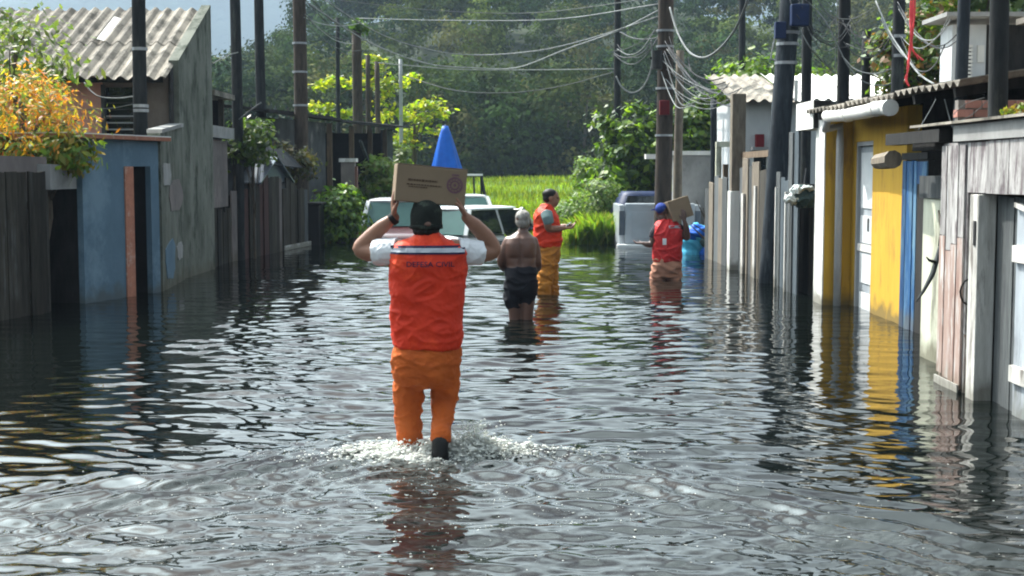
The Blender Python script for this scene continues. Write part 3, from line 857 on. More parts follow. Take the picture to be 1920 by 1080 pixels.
def pole(x, ytop, ybase_z, Y, w_px, material, label, lean_px=0.0, top_z=None, name='utility_pole', cat='pole', arm=False, bands=(), xtop=None, group='poles along the flooded street'):
    """round pole whose foot stands under pixel column x at distance Y; returns its Empty"""
    X = Xat(x, Y); r = w_px / 2 * Y / F_PX
    zt = top_z if top_z is not None else Zat(ytop, Y)
    Xt = X if xtop is None else Xat(xtop, Y)
    t = thing(name, (X, Y, GROUND_Z), label, cat, group)
    pts, rr = [], []
    for i in range(9):
        k = i / 8
        pts.append((X + (Xt - X) * k + 0.012 * math.sin(5 * k + x), Y, GROUND_Z - .05 + (zt - GROUND_Z) * k)); rr.append(r * (1.1 - 0.18 * k))
    obj('shaft', MB().tube(pts, rr, n=12), material, t, smooth=True)
    for zb in bands:
        k = (zb - GROUND_Z) / (zt - GROUND_Z)
        xb = X + (Xt - X) * k
        obj('band', MB().tube([(xb, Y, zb - .02), (xb, Y, zb + .02)], r * 1.12, n=12), 'metal_grey', t, smooth=False)
    if arm:
        obj('crossarm', MB().box((Xt - .55, Y - r - .06, zt - .45), (Xt + .55, Y - r - .002, zt - .36)), 'timber_brown', t)
        for dx in (-.45, -.2, .2, .45):
            obj('insulator', MB().tube([(Xt + dx, Y - r - .03, zt - .36), (Xt + dx, Y - r - .03, zt - .30), (Xt + dx, Y - r - .03, zt - .25)], [.03, .04, .015], n=8), 'pvc_grey', t, smooth=True)
    return t

# ================================================================== LEFT SIDE OF THE STREET
# ---- board fence at the left edge
fA, fB = (-6.2, 10.8), (Xat(86, 14.75), 14.75)
t = thing('board_fence', (-5.4, 13.4, GROUND_Z), 'dark weathered board fence at the left edge, left of the blue doorway', 'fence')
plank_row(t, fA, fB, GROUND_Z, Zat(322, 14.4), 26, 'plank_dark', seed=4, jz=0.035)
obj('rail', MB().beam((fA[0] - .05, fA[1] + .03, 1.15), (fB[0] - .05, fB[1] + .03, 1.15), .04, .08), 'timber_brown', t)
obj('rail', MB().beam((fA[0] - .05, fA[1] + .03, 0.2), (fB[0] - .05, fB[1] + .03, 0.2), .04, .08), 'timber_brown', t)
o = obj('boundary_wall', wall_poly((-6.42, 10.8), (Xat(70, 15.05), 15.05), GROUND_Z, 1.68, 1.66, -0.12), 'plaster_dusty')
tag(o, 'rough grey boundary wall rising just above the dark board fence', 'wall')
# ---- dark gateway between fence and the blue doorway
t = thing('gateway', (-5.0, 15.2, GROUND_Z), 'dark open gateway between the board fence and the blue doorway', 'gateway')
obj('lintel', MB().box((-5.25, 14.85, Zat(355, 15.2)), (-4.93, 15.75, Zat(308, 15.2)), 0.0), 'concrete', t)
obj('back_wall', MB().box((-6.6, 15.2, GROUND_Z), (-5.45, 15.3, 1.5)), 'interior_shade', t)
obj('side_wall', MB().box((-5.6, 15.30, GROUND_Z), (-5.5, 17.4, 1.6)), 'interior_shade', t)
obj('post', MB().box((-5.06, 14.84, GROUND_Z), (-4.98, 14.92, 1.35)), 'plank_dark', t)
plank_row(t, (-5.38, 15.15), (-5.06, 15.12), GROUND_Z, 0.42, 3, 'plank_red', seed=9, jz=.1, name='gate_board')
o = MB(); o.box((-5.26, 15.02, 0.88), (-5.06, 15.10, 0.98), 0.1)
obj('cross_board', o, 'plank_red', t)

# ---- blue doorway block
bA, bB = Vector((-4.87, 15.75, 0)), Vector((-4.40, 17.30, 0))
bd = (bB - bA).normalized(); bn = Vector((-bd.y, bd.x, 0))     # bn points away from the street
bl = (bB - bA).length
bz = Zat(262, 16.4)
def bw(s0, s1, z0, z1, d0, d1):
    a = bA + bd * s0; b2 = bA + bd * s1
    return MB().prism([(a.x, a.y, z0), (b2.x, b2.y, z0), (b2.x, b2.y, z1), (a.x, a.y, z1)], bn * d0, bn * d1)
def s_at(x):     # distance along the blue front seen at pixel column x
    k = (x - 960) / F_PX
    return (bA.x - k * bA.y) / (k * bd.y - bd.x)
s1, s2, s3 = s_at(234), s_at(250), s_at(284)
zd = Zat(312, 16.8)
t = thing('blue_doorway', tuple(bA.xy) + (GROUND_Z,), 'narrow blue painted doorway block with a thin red slab on top', 'doorway')
w = bw(0, s1, GROUND_Z, bz, -.004, .07)
obj('wall', w, 'plaster_blue', t)
obj('wall', bw(s3, bl, GROUND_Z, bz, -.004, .07), 'plaster_blue', t)
obj('wall', bw(s1 + .001, s3 - .001, zd, bz, -.004, .07), 'plaster_blue', t)
obj('end_wall', MB().prism([(bA.x, bA.y, GROUND_Z), (bA.x, bA.y, bz), (bA.x + bn.x * 1.2, bA.y + bn.y * 1.2 , bz), (bA.x + bn.x * 1.2, bA.y + bn.y * 1.2, GROUND_Z)], bd * 0.02 + bn * .005, bd * 0.10 + bn * .005), 'timber_shade_black', t)  # end of the blue block coloured black to imitate gateway shade
obj('back_wall', bw(-.1, bl + .1, GROUND_Z, bz, 1.2, 1.3), 'interior_shade', t)
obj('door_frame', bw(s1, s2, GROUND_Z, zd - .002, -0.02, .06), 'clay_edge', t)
obj('doorway_shade', bw(s2 + .02, s3, GROUND_Z, zd - .01, 0.75, .80), 'interior_shade', t)  # black panel stands in for the shade inside the open doorway
obj('inner_wall', bw(bl - .06, bl, GROUND_Z, bz, .075, 1.2), 'interior_shade', t)
rp = [bA - bd * .45 - bn * .12, bB + bd * .12 - bn * .12, bB + bd * .12 + bn * 1.4, bA - bd * .45 + bn * 1.4]
obj('roof_slab', MB().prism([(p.x, p.y, bz + .003) for p in rp], (0, 0, 0), (0, 0, .045)), 'clay_edge', t)
obj('slab_topping', MB().prism([(p.x, p.y, bz + .049) for p in rp], (0, 0, 0), (0, 0, .012)), 'fibre_cement_new', t)

# ---- mossy wall beside the blue doorway
o = obj('mossy_wall', wall_poly((-4.38, 17.36), (-4.56, 19.28), GROUND_Z, Zat(250, 17.4), Zat(238, 19.3), 0.16), 'plaster_moss')
tag(o, 'stained grey green wall right of the blue doorway', 'wall')
mw = o
def on_wall(s, z):           # point on the street face of the mossy wall
    a, b2 = Vector((-4.38, 17.36, 0)), Vector((-4.56, 19.28, 0)); p = a.lerp(b2, s); return Vector((p.x + .002, p.y, z))
rr = random.Random(14)
for (s0, s1_, z0, z1, mt_) in ((.10, .55, .10, .62, 'plaster_white'), (.30, .95, .95, 1.40, 'plaster_dusty'), (.05, .40, 1.30, 1.62, 'concrete'), (.60, .92, .30, .55, 'concrete')):
    poly = []
    for k in range(14):
        a = 2 * PI * k / 14; q = rr.uniform(.78, 1.08)
        poly.append(on_wall((s0 + s1_) / 2 + (s1_ - s0) / 2 * q * math.copysign(abs(math.cos(a)) ** .6, math.cos(a)), (z0 + z1) / 2 + (z1 - z0) / 2 * q * math.copysign(abs(math.sin(a)) ** .6, math.sin(a))))
    obj('render_patch', MB().prism(poly, (0, 0, 0), (.008, 0, 0)), mt_ if mt_ != 'plaster_white' else 'plaster_blue', mw)
obj('top_course', MB().prism([on_wall(0, Zat(250, 17.4) + .002), on_wall(1, Zat(238, 19.3) + .002), on_wall(1, Zat(238, 19.3) + .05), on_wall(0, Zat(250, 17.4) + .05)], (.02, 0, 0), (-.17, 0, 0)), 'concrete', mw)

# ---- house with the corrugated roof
HX, HY0, HY1 = -4.60, 19.32, 21.45
hz0, hz1 = Zat(146, 18.85), Zat(22, HY1)
slope = (hz1 - hz0) / (HY1 - 18.85)
def rz(y): return hz0 + slope * (y - 18.85)
t = thing('corrugated_roof_house', (-6.5, 20.4, GROUND_Z), 'grey house with wavy fibre cement roof behind the blue doorway', 'house')
obj('gable_wall', MB().prism([(HX, HY0, GROUND_Z), (HX, HY1, GROUND_Z), (HX, HY1, rz(HY1) + .10), (HX, HY0, rz(HY0) + .06)], (0, 0, 0), (-.14, 0, 0)), 'plaster_moss', t)
wx0, wx1, wz0, wz1 = Xat(196, HY0), Xat(262, HY0), Zat(252, HY0), Zat(163, HY0)
zt = rz(HY0) - .06
obj('front_wall', MB().box((-9.6, HY0, GROUND_Z), (Xat(196, HY0), HY0 + .14, zt)), 'plaster_pink', t)
obj('front_wall', MB().box((wx1, HY0, GROUND_Z), (HX - .142, HY0 + .14, zt)), 'plaster_brown', t)
obj('front_wall', MB().box((wx0 + .001, HY0 + .001, wz1), (wx1 - .001, HY0 + .139, zt)), 'plaster_brown', t)
obj('front_wall', MB().box((wx0 + .001, HY0 + .001, GROUND_Z), (wx1 - .001, HY0 + .139, wz0)), 'plaster_brown', t)
obj('back_wall', MB().box((-9.6, HY1 - .14, GROUND_Z), (HX - .142, HY1, rz(HY1) - .08)), 'plaster_moss', t)
wn_ = obj('window', MB().box((wx0 + .002, HY0 + .10, wz0 + .002), (wx1 - .002, HY0 + .12, wz1 - .002)), 'glass_black', t)
obj('window_frame', MB().box((wx0 - .02, HY0 - .02, wz0 - .03), (wx0 + .03, HY0 + .05, wz1 + .03)), 'plank_grey', wn_)
obj('window_frame', MB().box((wx1 - .03, HY0 - .02, wz0 - .03), (wx1 + .02, HY0 + .05, wz1 + .03)), 'plank_grey', wn_)
for k in range(6):
    z = wz0 + .06 + k * (wz1 - wz0 - .1) / 6
    obj('slat', MB().box((wx0 + .032, HY0 + .03, z), (wx1 - .032, HY0 + .06, z + .018)), 'metal_dark' if k > 2 else 'pvc_grey', wn_)
obj('corner_pipe', MB().tube([(HX - .10, HY0 - .05, 0.9), (HX - .10, HY0 - .05, zt + .02)], .035, n=8), 'metal_dark', t)
rl = Vector((0, HY1 - 18.85 + .08, (HY1 - 18.85 + .08) * slope)); RL = rl.length; ru = rl.normalized()
x = -9.9; ci = 0
while x < HX - .14:
    wsheet = min(1.11, (HX - .12) - x)
    for row in (0, 1):
        st = Vector((x, 18.85, hz0)) + ru * (0 if row == 0 else RL * .5 - .1) + Vector((0, 0, 0.012 * row + 0.006 * (ci % 2)))
        obj('roof_sheet', corrugated(st, (1, 0, 0), ru, wsheet + .05, RL * .5 + (.0 if row == 0 else .1), 0.185, .030), 'fibre_cement', t)
    x += 1.11; ci += 1
sx = Xat(213, 20.8)
obj('roof_patch', corrugated(Vector((sx, 20.12, rz(20.12) + .05)), (1, 0, 0), ru, .14, 1.0, .28, .02), 'fibre_cement_new', t)
obj('purlin', MB().box((-9.8, 18.98, hz0 - .05), (HX - .15, 19.05, hz0 + .02)), 'timber_shade_black', t)

# ---- derelict shacks further on
t = thing('dusty_outbuilding', (-4.75, 22.4, GROUND_Z), 'dusty pinkish outbuilding just past the corrugated roof house', 'outbuilding')
ox0 = -4.72
obj('wall', MB().box((-7, 21.62, Zat(390, 22)), (ox0, 23.1, Zat(262, 22))), 'plaster_dusty', t)
obj('roof_slab', MB().box((-7.1, 21.55, Zat(258, 22)), (ox0 + .08, 23.3, Zat(236, 22))), 'concrete', t)
plank_row(t, (ox0 + .02, 21.6), (ox0 + .02, 23.1), GROUND_Z, Zat(396, 22), 7, 'plank_dark', mats=['plank_dark', 'timber_shade_black', 'plank_dark'], seed=12)
obj('inner_wall', MB().box((-7, 21.62, GROUND_Z), (ox0 - .06, 23.1, Zat(391, 22))), 'interior_shade', t)
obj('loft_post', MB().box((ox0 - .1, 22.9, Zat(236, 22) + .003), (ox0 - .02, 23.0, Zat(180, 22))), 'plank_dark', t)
obj('loft_back', MB().box((-7, 23.0, Zat(236, 22) + .003), (ox0 - .12, 23.08, Zat(182, 22))), 'interior_shade', t)
obj('loft_roof', MB().box((-7.1, 21.7, Zat(180, 22)), (ox0 + .1, 23.3, Zat(170, 22))), 'fibre_cement', t)

t = thing('plank_shack', (-4.5, 25.5, GROUND_Z), 'ramshackle plank shack with small slate gable, left of the leafy bush', 'shack')
pxs = (-4.70, 23.15); pxe = (-4.16, 28.1)
plank_row(t, pxs, pxe, GROUND_Z, 1.28, 20, 'plank_grey', mats=['plank_dark', 'plank_grey', 'plank_dark', 'plank_red', 'plank_dark', 'plaster_dusty'], seed=22, jz=.16, jt=.03)
obj('inner_wall', wall_poly((pxs[0] - .12, pxs[1]), (pxe[0] - .12, pxe[1]), GROUND_Z, 1.1, 1.1, .06), 'interior_shade', t)
g0, g1 = Vector((-4.56, 24.6, 1.30)), Vector((-4.34, 27.0, 1.30))
gm = (g0 + g1) / 2 + Vector((0, 0, .42))
obj('gable_board', MB().prism([g0, g1, gm], (0.02, 0, 0), (-.03, 0, 0)), 'car_slate', t)
for a, b2 in ((g0, gm), (g1, gm)):
    d = (b2 - a)
    obj('roof_sheet', MB().prism([a + Vector((.12, 0, -.02)), b2 + Vector((.12, 0, .03)), b2 + Vector((-.4, 0, .03)), a + Vector((-.4, 0, -.02))], (0, 0, 0), (0, 0, .03)), 'car_slate', t)
obj('upper_wall', wall_poly((-4.95, 23.4), (-4.60, 28.0), 1.0, 2.05, 1.9, .12), 'plaster_black', t)
obj('tin_sheet', corrugated((-4.86, 23.5, 2.02), (0.07, 1, -0.02), (0.5, -.03, -.5), 4.4, .5, .09, .012), 'plaster_black', t)
o = obj('drain_pipe', MB().tube([(-4.58, 23.6, GROUND_Z), (-4.585, 23.6, 1.1)], .03, n=8), 'pvc_grey', t)
obj('kickboard', MB().beam((-4.32, 26.3, .05), (-4.10, 28.2, .05), .03, .09), 'plaster_bright', t)
t = thing('steel_tank', (-4.0, 28.6, GROUND_Z), 'black square tank standing at the end of the plank shack', 'tank')
obj('body', MB().box((-4.25, 28.35, GROUND_Z), (-3.92, 29.0, Zat(384, 28.5))), 'car_black', t, bevel=.03)
obj('lid', MB().box((-4.29, 28.3, Zat(384, 28.5) + .002), (-3.88, 29.05, Zat(384, 28.5) + .05)), 'metal_dark', t, bevel=.01)

# long dark shed with the black opening
t = thing('long_dark_shed', (-4.6, 34, GROUND_Z), 'long blackened shed with sagging roof edge behind the plank shack', 'shed')
sA, sB = Vector((-5.2, 28.4, 0)), Vector((-3.42, 40.0, 0))
def sw(k): p = sA.lerp(sB, k); return (p.x, p.y)
obj('wall', wall_poly(sw(0), sw(.42), GROUND_Z, 2.62, 2.66, .15), 'plaster_black', t)
obj('wall', wall_poly(sw(.93), sw(1), GROUND_Z, 2.66, 2.66, .15), 'plaster_black', t)
obj('back_wall', wall_poly((sA.x - 2.5, sA.y + 3), (sB.x - 2.5, sB.y + .2), GROUND_Z, 2.6, 2.6, .1), 'interior_shade', t)
obj('end_wall', MB().box((sB.x - 2.5, 39.9, GROUND_Z), (sB.x - .16, 40.0, 2.6)), 'interior_shade', t)
obj('inner_wall', MB().box((-7.0, 33.2, GROUND_Z), (sw(.42)[0] - .16, 33.3, 2.6)), 'interior_shade', t)
ra, rb2 = Vector((sA.x - .1 + .45, sA.y - .5, 2.70)), Vector((sB.x + .45, sB.y + .4, 2.74))
k5 = 7
for i in range(k5):
    a = ra.lerp(rb2, i / k5); b2 = ra.lerp(rb2, (i + 1) / k5)
    dr = random.uniform(-.04, .04)
    obj('roof_sheet', MB().prism([a + Vector((0, 0, dr)), b2 + Vector((0, 0, dr + random.uniform(-.03, .03))), b2 + Vector((-3.2, 0, .35)), a + Vector((-3.2, 0, .35))], (0, 0, 0), (0, 0, .05)), 'timber_shade_black', t)
for k in (.45, .62, .78, .92):
    p = sw(k); obj('post', MB().box((p[0] - .06, p[1] - .06, GROUND_Z), (p[0] + .06, p[1] + .06, 2.66)), 'timber_brown', t)
p, q = sw(.66), sw(.80)
obj('brace', MB().beam((p[0] + .1, p[1], 2.3), (q[0] + .12, q[1], 1.1), .07, .07), 'plank_grey', t)

t = thing('gate_post', (-3.55, 30.0, GROUND_Z), 'short grey masonry gate post with white cap by the bush', 'post')
gx0, gx1 = Xat(641, 30), Xat(666, 30)
obj('shaft', MB().box((gx0, 29.85, GROUND_Z), (gx1, 30.15, Zat(304, 30))), 'plaster_dusty', t)
obj('cap', MB().box((gx0 - .04, 29.8, Zat(304, 30) + .002), (gx1 + .04, 30.2, Zat(297, 30))), 'plaster_bright', t)
obj('side_brick', MB().box((gx1 + .002, 29.9, GROUND_Z), (gx1 + .05, 30.1, Zat(312, 30))), 'brick', t)
tag(obj('gate_bar', MB().beam((Xat(588, 30), 30.0, Zat(362, 30)), (gx0, 30.0, Zat(361, 30)), .03, .05), 'timber_brown'), 'thin brown wooden bar reaching left from the gate post', 'bar')

# poles on the left
pole(267, -40, 0, 18.35, 26, 'pole_dark', 'thick dark pole rising behind the blue doorway', top_z=6.4, arm=True, bands=(2.3, 2.36, 3.1))
pole(446, -40, 0, 23.6, 20, 'pole_dark', 'dark pole just right of the corrugated roof house', top_z=6.8)
pole(491, -40, 0, 29.0, 18, 'pole_dark', 'slim dark pole second right of the corrugated roof house', top_z=7.6)
pole(565, -40, 0, 29.6, 25, 'pole_brown', 'thick brown pole above the plank shack', top_z=7.2, arm=True, bands=(2.9, 3.6, 4.2))
pole(636, 30, 0, 41.5, 8, 'pole_dark', 'thin dark pole left of the vine topped pole')
pf = pole(671, 52, 0, 43, 19, 'pole_brown', 'mossy pole topped with a tuft of green vine')
pole(692, 100, 0, 44, 9, 'pole_brown', 'thin mossy pole beside the vine topped pole')
pole(709, 112, 0, 45, 10, 'pole_brown', 'shorter mossy stump pole, third from the vine topped pole')
pole(752, 108, 0, 46, 7, 'pvc_grey', 'thin pale grey pole standing in the yellow green leaves')
pole(728, 120, 0, 47, 6, 'pole_dark', 'thinnest dark pole among the yellow green leaves')
vc = at(676, 48, 43)
p, cc = clumps(vc, (.26, .26, .24), 10, 40, .09, 5)
obj('vine', card_mesh('vine', p, RNG.uniform(.07, .16, len(p)), tints(len(p), [(.07, .13, .02), (.05, .10, .02)]), 1.4), 'leaf', pf)
# ================================================================== RIGHT SIDE OF THE STREET
# ---- whitewashed shack, nearest on the right
RX = 3.06
def yR(x, X=RX): return X * F_PX / (x - 960.0)
t = thing('whitewashed_shack', (RX + 1, 8.6, GROUND_Z), 'weathered whitewashed board shack at the right edge', 'shack')
ztop = 1.70
zh = Zat(372, 8.8)
y_c, y_g0, y_g1, y_p1, y_d = 9.88, yR(1813), yR(1826), yR(1842), yR(1894)
obj('corner_panel', MB().box((RX, y_g0, 0.40), (RX + .12, y_c, ztop)), 'whitewash', t, bevel=.006)
obj('corner_panel', MB().box((RX + .003, y_g0 + .002, GROUND_Z), (RX + .12, y_c, 0.398)), 'whitewash_pink', t)
# pinkish boards of the corner panel, proud of it
for i in range(4):
    a = y_g0 + .03 + i * (y_c - y_g0 - .05) / 4; b2 = a + (y_c - y_g0 - .05) / 4 - .012
    obj('board', MB().box((RX - .018 - .004 * (i % 2), a, 0.02 + .02 * i), (RX - .002, b2, 1.05 - .05 * (i % 3))), 'whitewash_pink', t)
    obj('board', MB().box((RX - .016 - .004 * (i % 2), a, 1.056 - .05 * (i % 3)), (RX - .002, b2, ztop - .02)), 'whitewash', t)
obj('skirt_board', MB().box((RX - .035, y_g0 + .02, -.02), (RX - .024, y_c - .02, .055)), 'plank_white', t)
obj('groove_plank', MB().box((RX + .05, y_g1 + .004, GROUND_Z), (RX + .08, y_g0 - .002, Zat(360, 9.2))), 'plank_grey', t)
obj('door_post', MB().box((RX - .03, y_p1, GROUND_Z), (RX + .09, y_g1, zh + .02)), 'plank_white', t, bevel=.006)
n_hd = 12
for i in range(n_hd):          # upright boards of the header
    a = 4.6 + i * (y_g0 - .004 - 4.6) / n_hd; b2 = a + (y_g0 - .004 - 4.6) / n_hd - .008
    obj('header_board', MB().box((RX - .012 + random.uniform(-.006, .006), a, zh + .022 + random.uniform(0, .012)), (RX + .03, b2, ztop + random.uniform(-.01, .004))), 'whitewash', t)
obj('header_backing', MB().box((RX + .034, 4.6, zh + .03), (RX + .12, y_g0 - .004, ztop)), 'plank_dark', t)
plank_row(t, (RX + .10, y_d), (RX + .10, y_p1 - .004), GROUND_Z, zh + .01, 3, 'plank_grey', seed=31, jz=.004, jt=.012, thick=.03)
plank_row(t, (RX + .06, 4.6), (RX + .06, y_d - .01), GROUND_Z, zh - .05, 14, 'door_pale', seed=33, jz=.004, jt=.008, thick=.03, mats=['door_pale', 'plank_grey', 'door_pale'])
for z in (.98, .24):
    obj('door_rail', MB().beam((RX + .025, y_d - .015, z + .02), (RX + .025, 4.7, z + .02), .10, .03, up=(1, 0, 0)), 'plank_white', t)
obj('door_rail', MB().beam((RX + .028, y_d - .02, 1.30), (RX + .028, y_d - .42, 1.24), .03, .03, up=(1, 0, 0)), 'plank_white', t)
hp = [(RX + .045, y_g0 - .03, .80)] + [(RX + .01 - .05 * math.sin(PI * k / 6), y_g0 - .03 + .004 * k, .80 - .21 * k / 6) for k in range(1, 6)] + [(RX + .045, y_g0 - .006, .585)]
obj('pull_handle', MB().tube(hp, .0065, n=8), 'rubber', t, smooth=True)
obj('hinge', MB().box((RX - .038, y_p1 + .03, 1.02), (RX - .032, y_p1 + .07, 1.18)), 'metal_dark', t)
obj('back_wall', MB().box((RX + 2.0, 4.6, GROUND_Z), (RX + 2.1, y_c, ztop)), 'interior_shade', t)
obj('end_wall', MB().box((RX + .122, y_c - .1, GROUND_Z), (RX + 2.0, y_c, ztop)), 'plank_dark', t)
obj('fascia', MB().box((RX - .03, 4.5, ztop + .006), (RX + .02, y_g0 + .25, ztop + .115)), 'concrete', t)
for i in range(6):
    a = 4.5 + i * 1.0
    obj('roof_sheet', MB().prism([(RX - .07, a, ztop + .125), (RX - .07, a + .99, ztop + .125), (RX + 2.3, a + .99, ztop + .30), (RX + 2.3, a, ztop + .30)], (0, 0, 0), (0, 0, .018)), 'fibre_cement', t)
for (dx, y0, y1, z) in ((-.06, 9.8, 11.2, .07), (.10, 9.5, 11.0, .02), (.3, 9.6, 11.3, .05)):
    obj('roof_beam', MB().box((RX + dx, y0, ztop - .06 + z), (RX + dx + .1, y1, ztop + .03 + z)), 'timber_shade_black', t)
obj('beam_end', MB().tube([(RX + .02, 11.25, 1.60), (RX + .03, 11.75, 1.585)], [.075, .065], n=9), 'pole_tan', t)

# ---- dark loft above the shack
t = thing('dark_loft', (RX + .6, 8.4, 1.9), 'dark board loft standing on the roof of the whitewashed shack', 'loft')
plank_row(t, (RX + .42, 4.8), (RX + .42, 9.1), 2.02, Zat(30, 8.6), 18, 'timber_shade_black', seed=41, jz=.01)
obj('back_wall', MB().box((RX + .5, 4.8, 2.05), (RX + .6, 9.1, Zat(32, 8.6))), 'interior_shade', t)
obj('end_wall', MB().box((RX + .62, 9.0, 2.05), (RX + 1.8, 9.1, Zat(32, 8.6))), 'timber_shade_black', t)
obj('rail', MB().beam((RX + .39, 4.8, Zat(170, 8.7)), (RX + .39, 9.0, Zat(170, 8.7)), .03, .035), 'pvc_grey', t)
obj('rail', MB().beam((RX + .39, 4.8, Zat(97, 8.7)), (RX + .39, 9.0, Zat(97, 8.7)), .02, .012), 'metal_dark', t)
obj('roof_edge', MB().box((RX + .26, 4.7, Zat(30, 8.6) + .012), (RX + 1.9, 9.25, Zat(30, 8.6) + .05)), 'fibre_cement', t)
# brick upstand and flower pot on the roof
t = thing('brick_upstand', (3.62, 10.2, 1.8), 'low red brick upstand behind the roof of the whitewashed shack', 'brick wall')
bx0, by = 3.30, 10.35
obj('core', MB().box((bx0 + .01, by + .01, 1.62), (4.2, by + .09, 2.03)), 'mortar', t)
bm_ = MB().box((0, 0, 0), (.115, .1, .055)).mesh('brick')
for r in range(6):
    for c in range(7):
        o = obj('brick', bm_, 'brick', t, loc=(bx0 + c * .127 + (.06 if r % 2 else 0), by - .008, 1.64 + r * .066))
pot = at(1897, 212, 9.62)
t = thing('potted_plant', pot, 'small yellow green plant in a red pot at the right edge', 'plant')
obj('pot', MB().tube([pot + Vector((.05, 0, -.13)), pot + Vector((.05, 0, -.02))], [.055, .075], n=14), 'flower_pot', t, smooth=True)
p, cc = clumps(pot + Vector((.0, 0, .03)), (.07, .07, .06), 7, 14, .02, 3)
obj('foliage', card_mesh('foliage', p, RNG.uniform(.03, .06, len(p)), tints(len(p), [(.25, .26, .03), (.12, .2, .03), (.3, .2, .04)]), 2.0), 'leaf', t)
tag(obj('pot_shelf', MB().box((pot.x - .16, 9.5, pot.z - .17), (pot.x + .5, 9.75, pot.z - .135)), 'concrete'), 'narrow concrete ledge under the potted plant', 'ledge')

# ---- cream gate pillar and the blue door between the shack and the yellow house
t = thing('cream_pillar', (3.38, 10.9, GROUND_Z), 'cream gate pillar between the blue door and the whitewashed shack', 'pillar')
obj('shaft', MB().box((3.33, 10.75, GROUND_Z), (3.55, 11.25, Zat(372, 11))), 'plaster_cream', t, bevel=.012)
obj('cap_plank', MB().box((3.31, 10.7, Zat(372, 11) + .002), (3.57, 11.3, Zat(330, 11))), 'plank_grey', t)
obj('drip_pipe', MB().tube([(3.27, 10.4, GROUND_Z), (3.27, 10.4, 1.5)], .028, n=8), 'pole_dark', t)
br = [at(1762, 462, 10.55), at(1755, 492, 10.5), at(1748, 515, 10.45), at(1732, 545, 10.4), at(1718, 566, 10.36)]
t = thing('broken_branch', br[0], 'bent grey broken branch hanging by the cream pillar', 'branch')
obj('stem', MB().tube(br, [.012, .02, .02, .012, .005], n=8), 'plank_grey', t, smooth=True)
obj('twig', MB().tube([br[1], at(1742, 488, 10.42), at(1737, 482, 10.4)], [.014, .01, .004], n=6), 'plank_dark', t, smooth=True)
obj('twig', MB().tube([br[0], at(1766, 430, 10.6), at(1760, 395, 10.7)], [.014, .014, .008], n=6), 'plank_dark', t, smooth=True)

YX = 3.82
def yY(x): return YX * F_PX / (x - 960.0)
t = thing('blue_door', (YX, 13.0, GROUND_Z), 'bright blue plank door at the near end of the yellow house', 'door')
plank_row(t, (YX - .03, yY(1725)), (YX - .03, yY(1698)), GROUND_Z, Zat(302, 13.1), 4, 'paint_blue', seed=51, jz=.004, jt=.006)
obj('frame_shade', MB().box((YX - .04, yY(1746), GROUND_Z), (YX + .1, yY(1726), Zat(300, 13))), 'timber_shade_black', t)  # black here in place of the shadow beside the blue planks
obj('fanlight_board', MB().box((YX - .055, yY(1746), Zat(345, 12.8)), (YX - .042, yY(1728), Zat(303, 12.8))), 'paint_blue', t)
obj('head', MB().box((YX - .05, yY(1746), Zat(300, 13) + .003), (YX + .1, yY(1697), Zat(300, 13) + .07)), 'timber_shade_black', t)

# ---- yellow house
y0, y1 = yY(1697), 16.02
zy = Zat(206, 14.5)
dy0, dy1 = yY(1634), yY(1602)
t = thing('yellow_house', (YX + 1, 14.7, GROUND_Z), 'yellow plastered house with pale door and white gutter on the right', 'house')
zd = Zat(266, 15.4)
obj('wall', MB().box((YX, y0 + .002, GROUND_Z), (YX + .14, dy0, zy)), 'plaster_yellow', t)
obj('wall', MB().box((YX, dy1, GROUND_Z), (YX + .14, y1, zy)), 'plaster_yellow', t)
obj('wall', MB().box((YX, dy0 + .001, zd), (YX + .14, dy1 - .001, zy)), 'plaster_yellow', t)
PX = 3.50
obj('side_wall', MB().box((PX + .016, 15.62, GROUND_Z), (YX - .002, 15.72, zy + .02)), 'plaster_yellow', t)
obj('back_wall', MB().box((YX + 3, y0, GROUND_Z), (YX + 3.1, y1, zy + .3)), 'interior_shade', t)
obj('near_wall', MB().box((YX + .15, y0 + .01, GROUND_Z), (YX + 3, y0 + .12, zy + .1)), 'timber_shade_black', t)
dr = obj('door', MB().box((YX + .045, dy0 + .05, GROUND_Z), (YX + .085, dy1 - .05, zd - .05)), 'door_pale', t)
obj('door_frame', MB().box((YX + .01, dy0 + .002, GROUND_Z), (YX + .11, dy0 + .048, zd - .002)), 'pvc_grey', t)
obj('door_frame', MB().box((YX + .01, dy1 - .048, GROUND_Z), (YX + .11, dy1 - .002, zd - .002)), 'pvc_grey', t)
obj('door_frame', MB().box((YX + .01, dy0 + .05, zd - .048), (YX + .11, dy1 - .05, zd - .002)), 'pvc_grey', t)
for (za, zb) in ((-.3, .18), (.28, .62), (.72, 1.02), (1.10, zd - .12)):
    obj('panel', MB().box((YX + .034, dy0 + .12, za), (YX + .043, dy1 - .12, zb)), 'plaster_white', dr, bevel=.006)
obj('door_bar', MB().box((YX + .02, dy0 + .06, .63), (YX + .032, dy1 - .06, .71)), 'pvc_white', dr)
obj('handle', MB().tube([(YX + .0, dy0 + .14, .86), (YX + .0, dy0 + .14, 1.0)], .012, n=8), 'metal_grey', dr)
ex = 3.40
n_rs = 6
for i in range(n_rs):
    a = 10.6 + i * (16.1 - 10.6) / n_rs
    obj('roof_sheet', corrugated((ex, a, Zat(190, 13.5) + .03 * (i % 2) * .4), (0, 1, 0), (1, 0, .16), (16.1 - 10.6) / n_rs + .03, 3.4, .177, .024), 'fibre_cement', t)
for y in (10.9, 12.0, 13.3, 14.6, 15.7):
    obj('rafter', MB().beam((ex + .05, y, Zat(190, 13.5) - .06), (ex + 3.3, y, Zat(190, 13.5) + .45), .06, .08), 'timber_shade_black', t)
obj('eave_post', MB().box((3.9, 10.7, GROUND_Z), (4.0, 10.8, 2.05)), 'timber_shade_black', t)
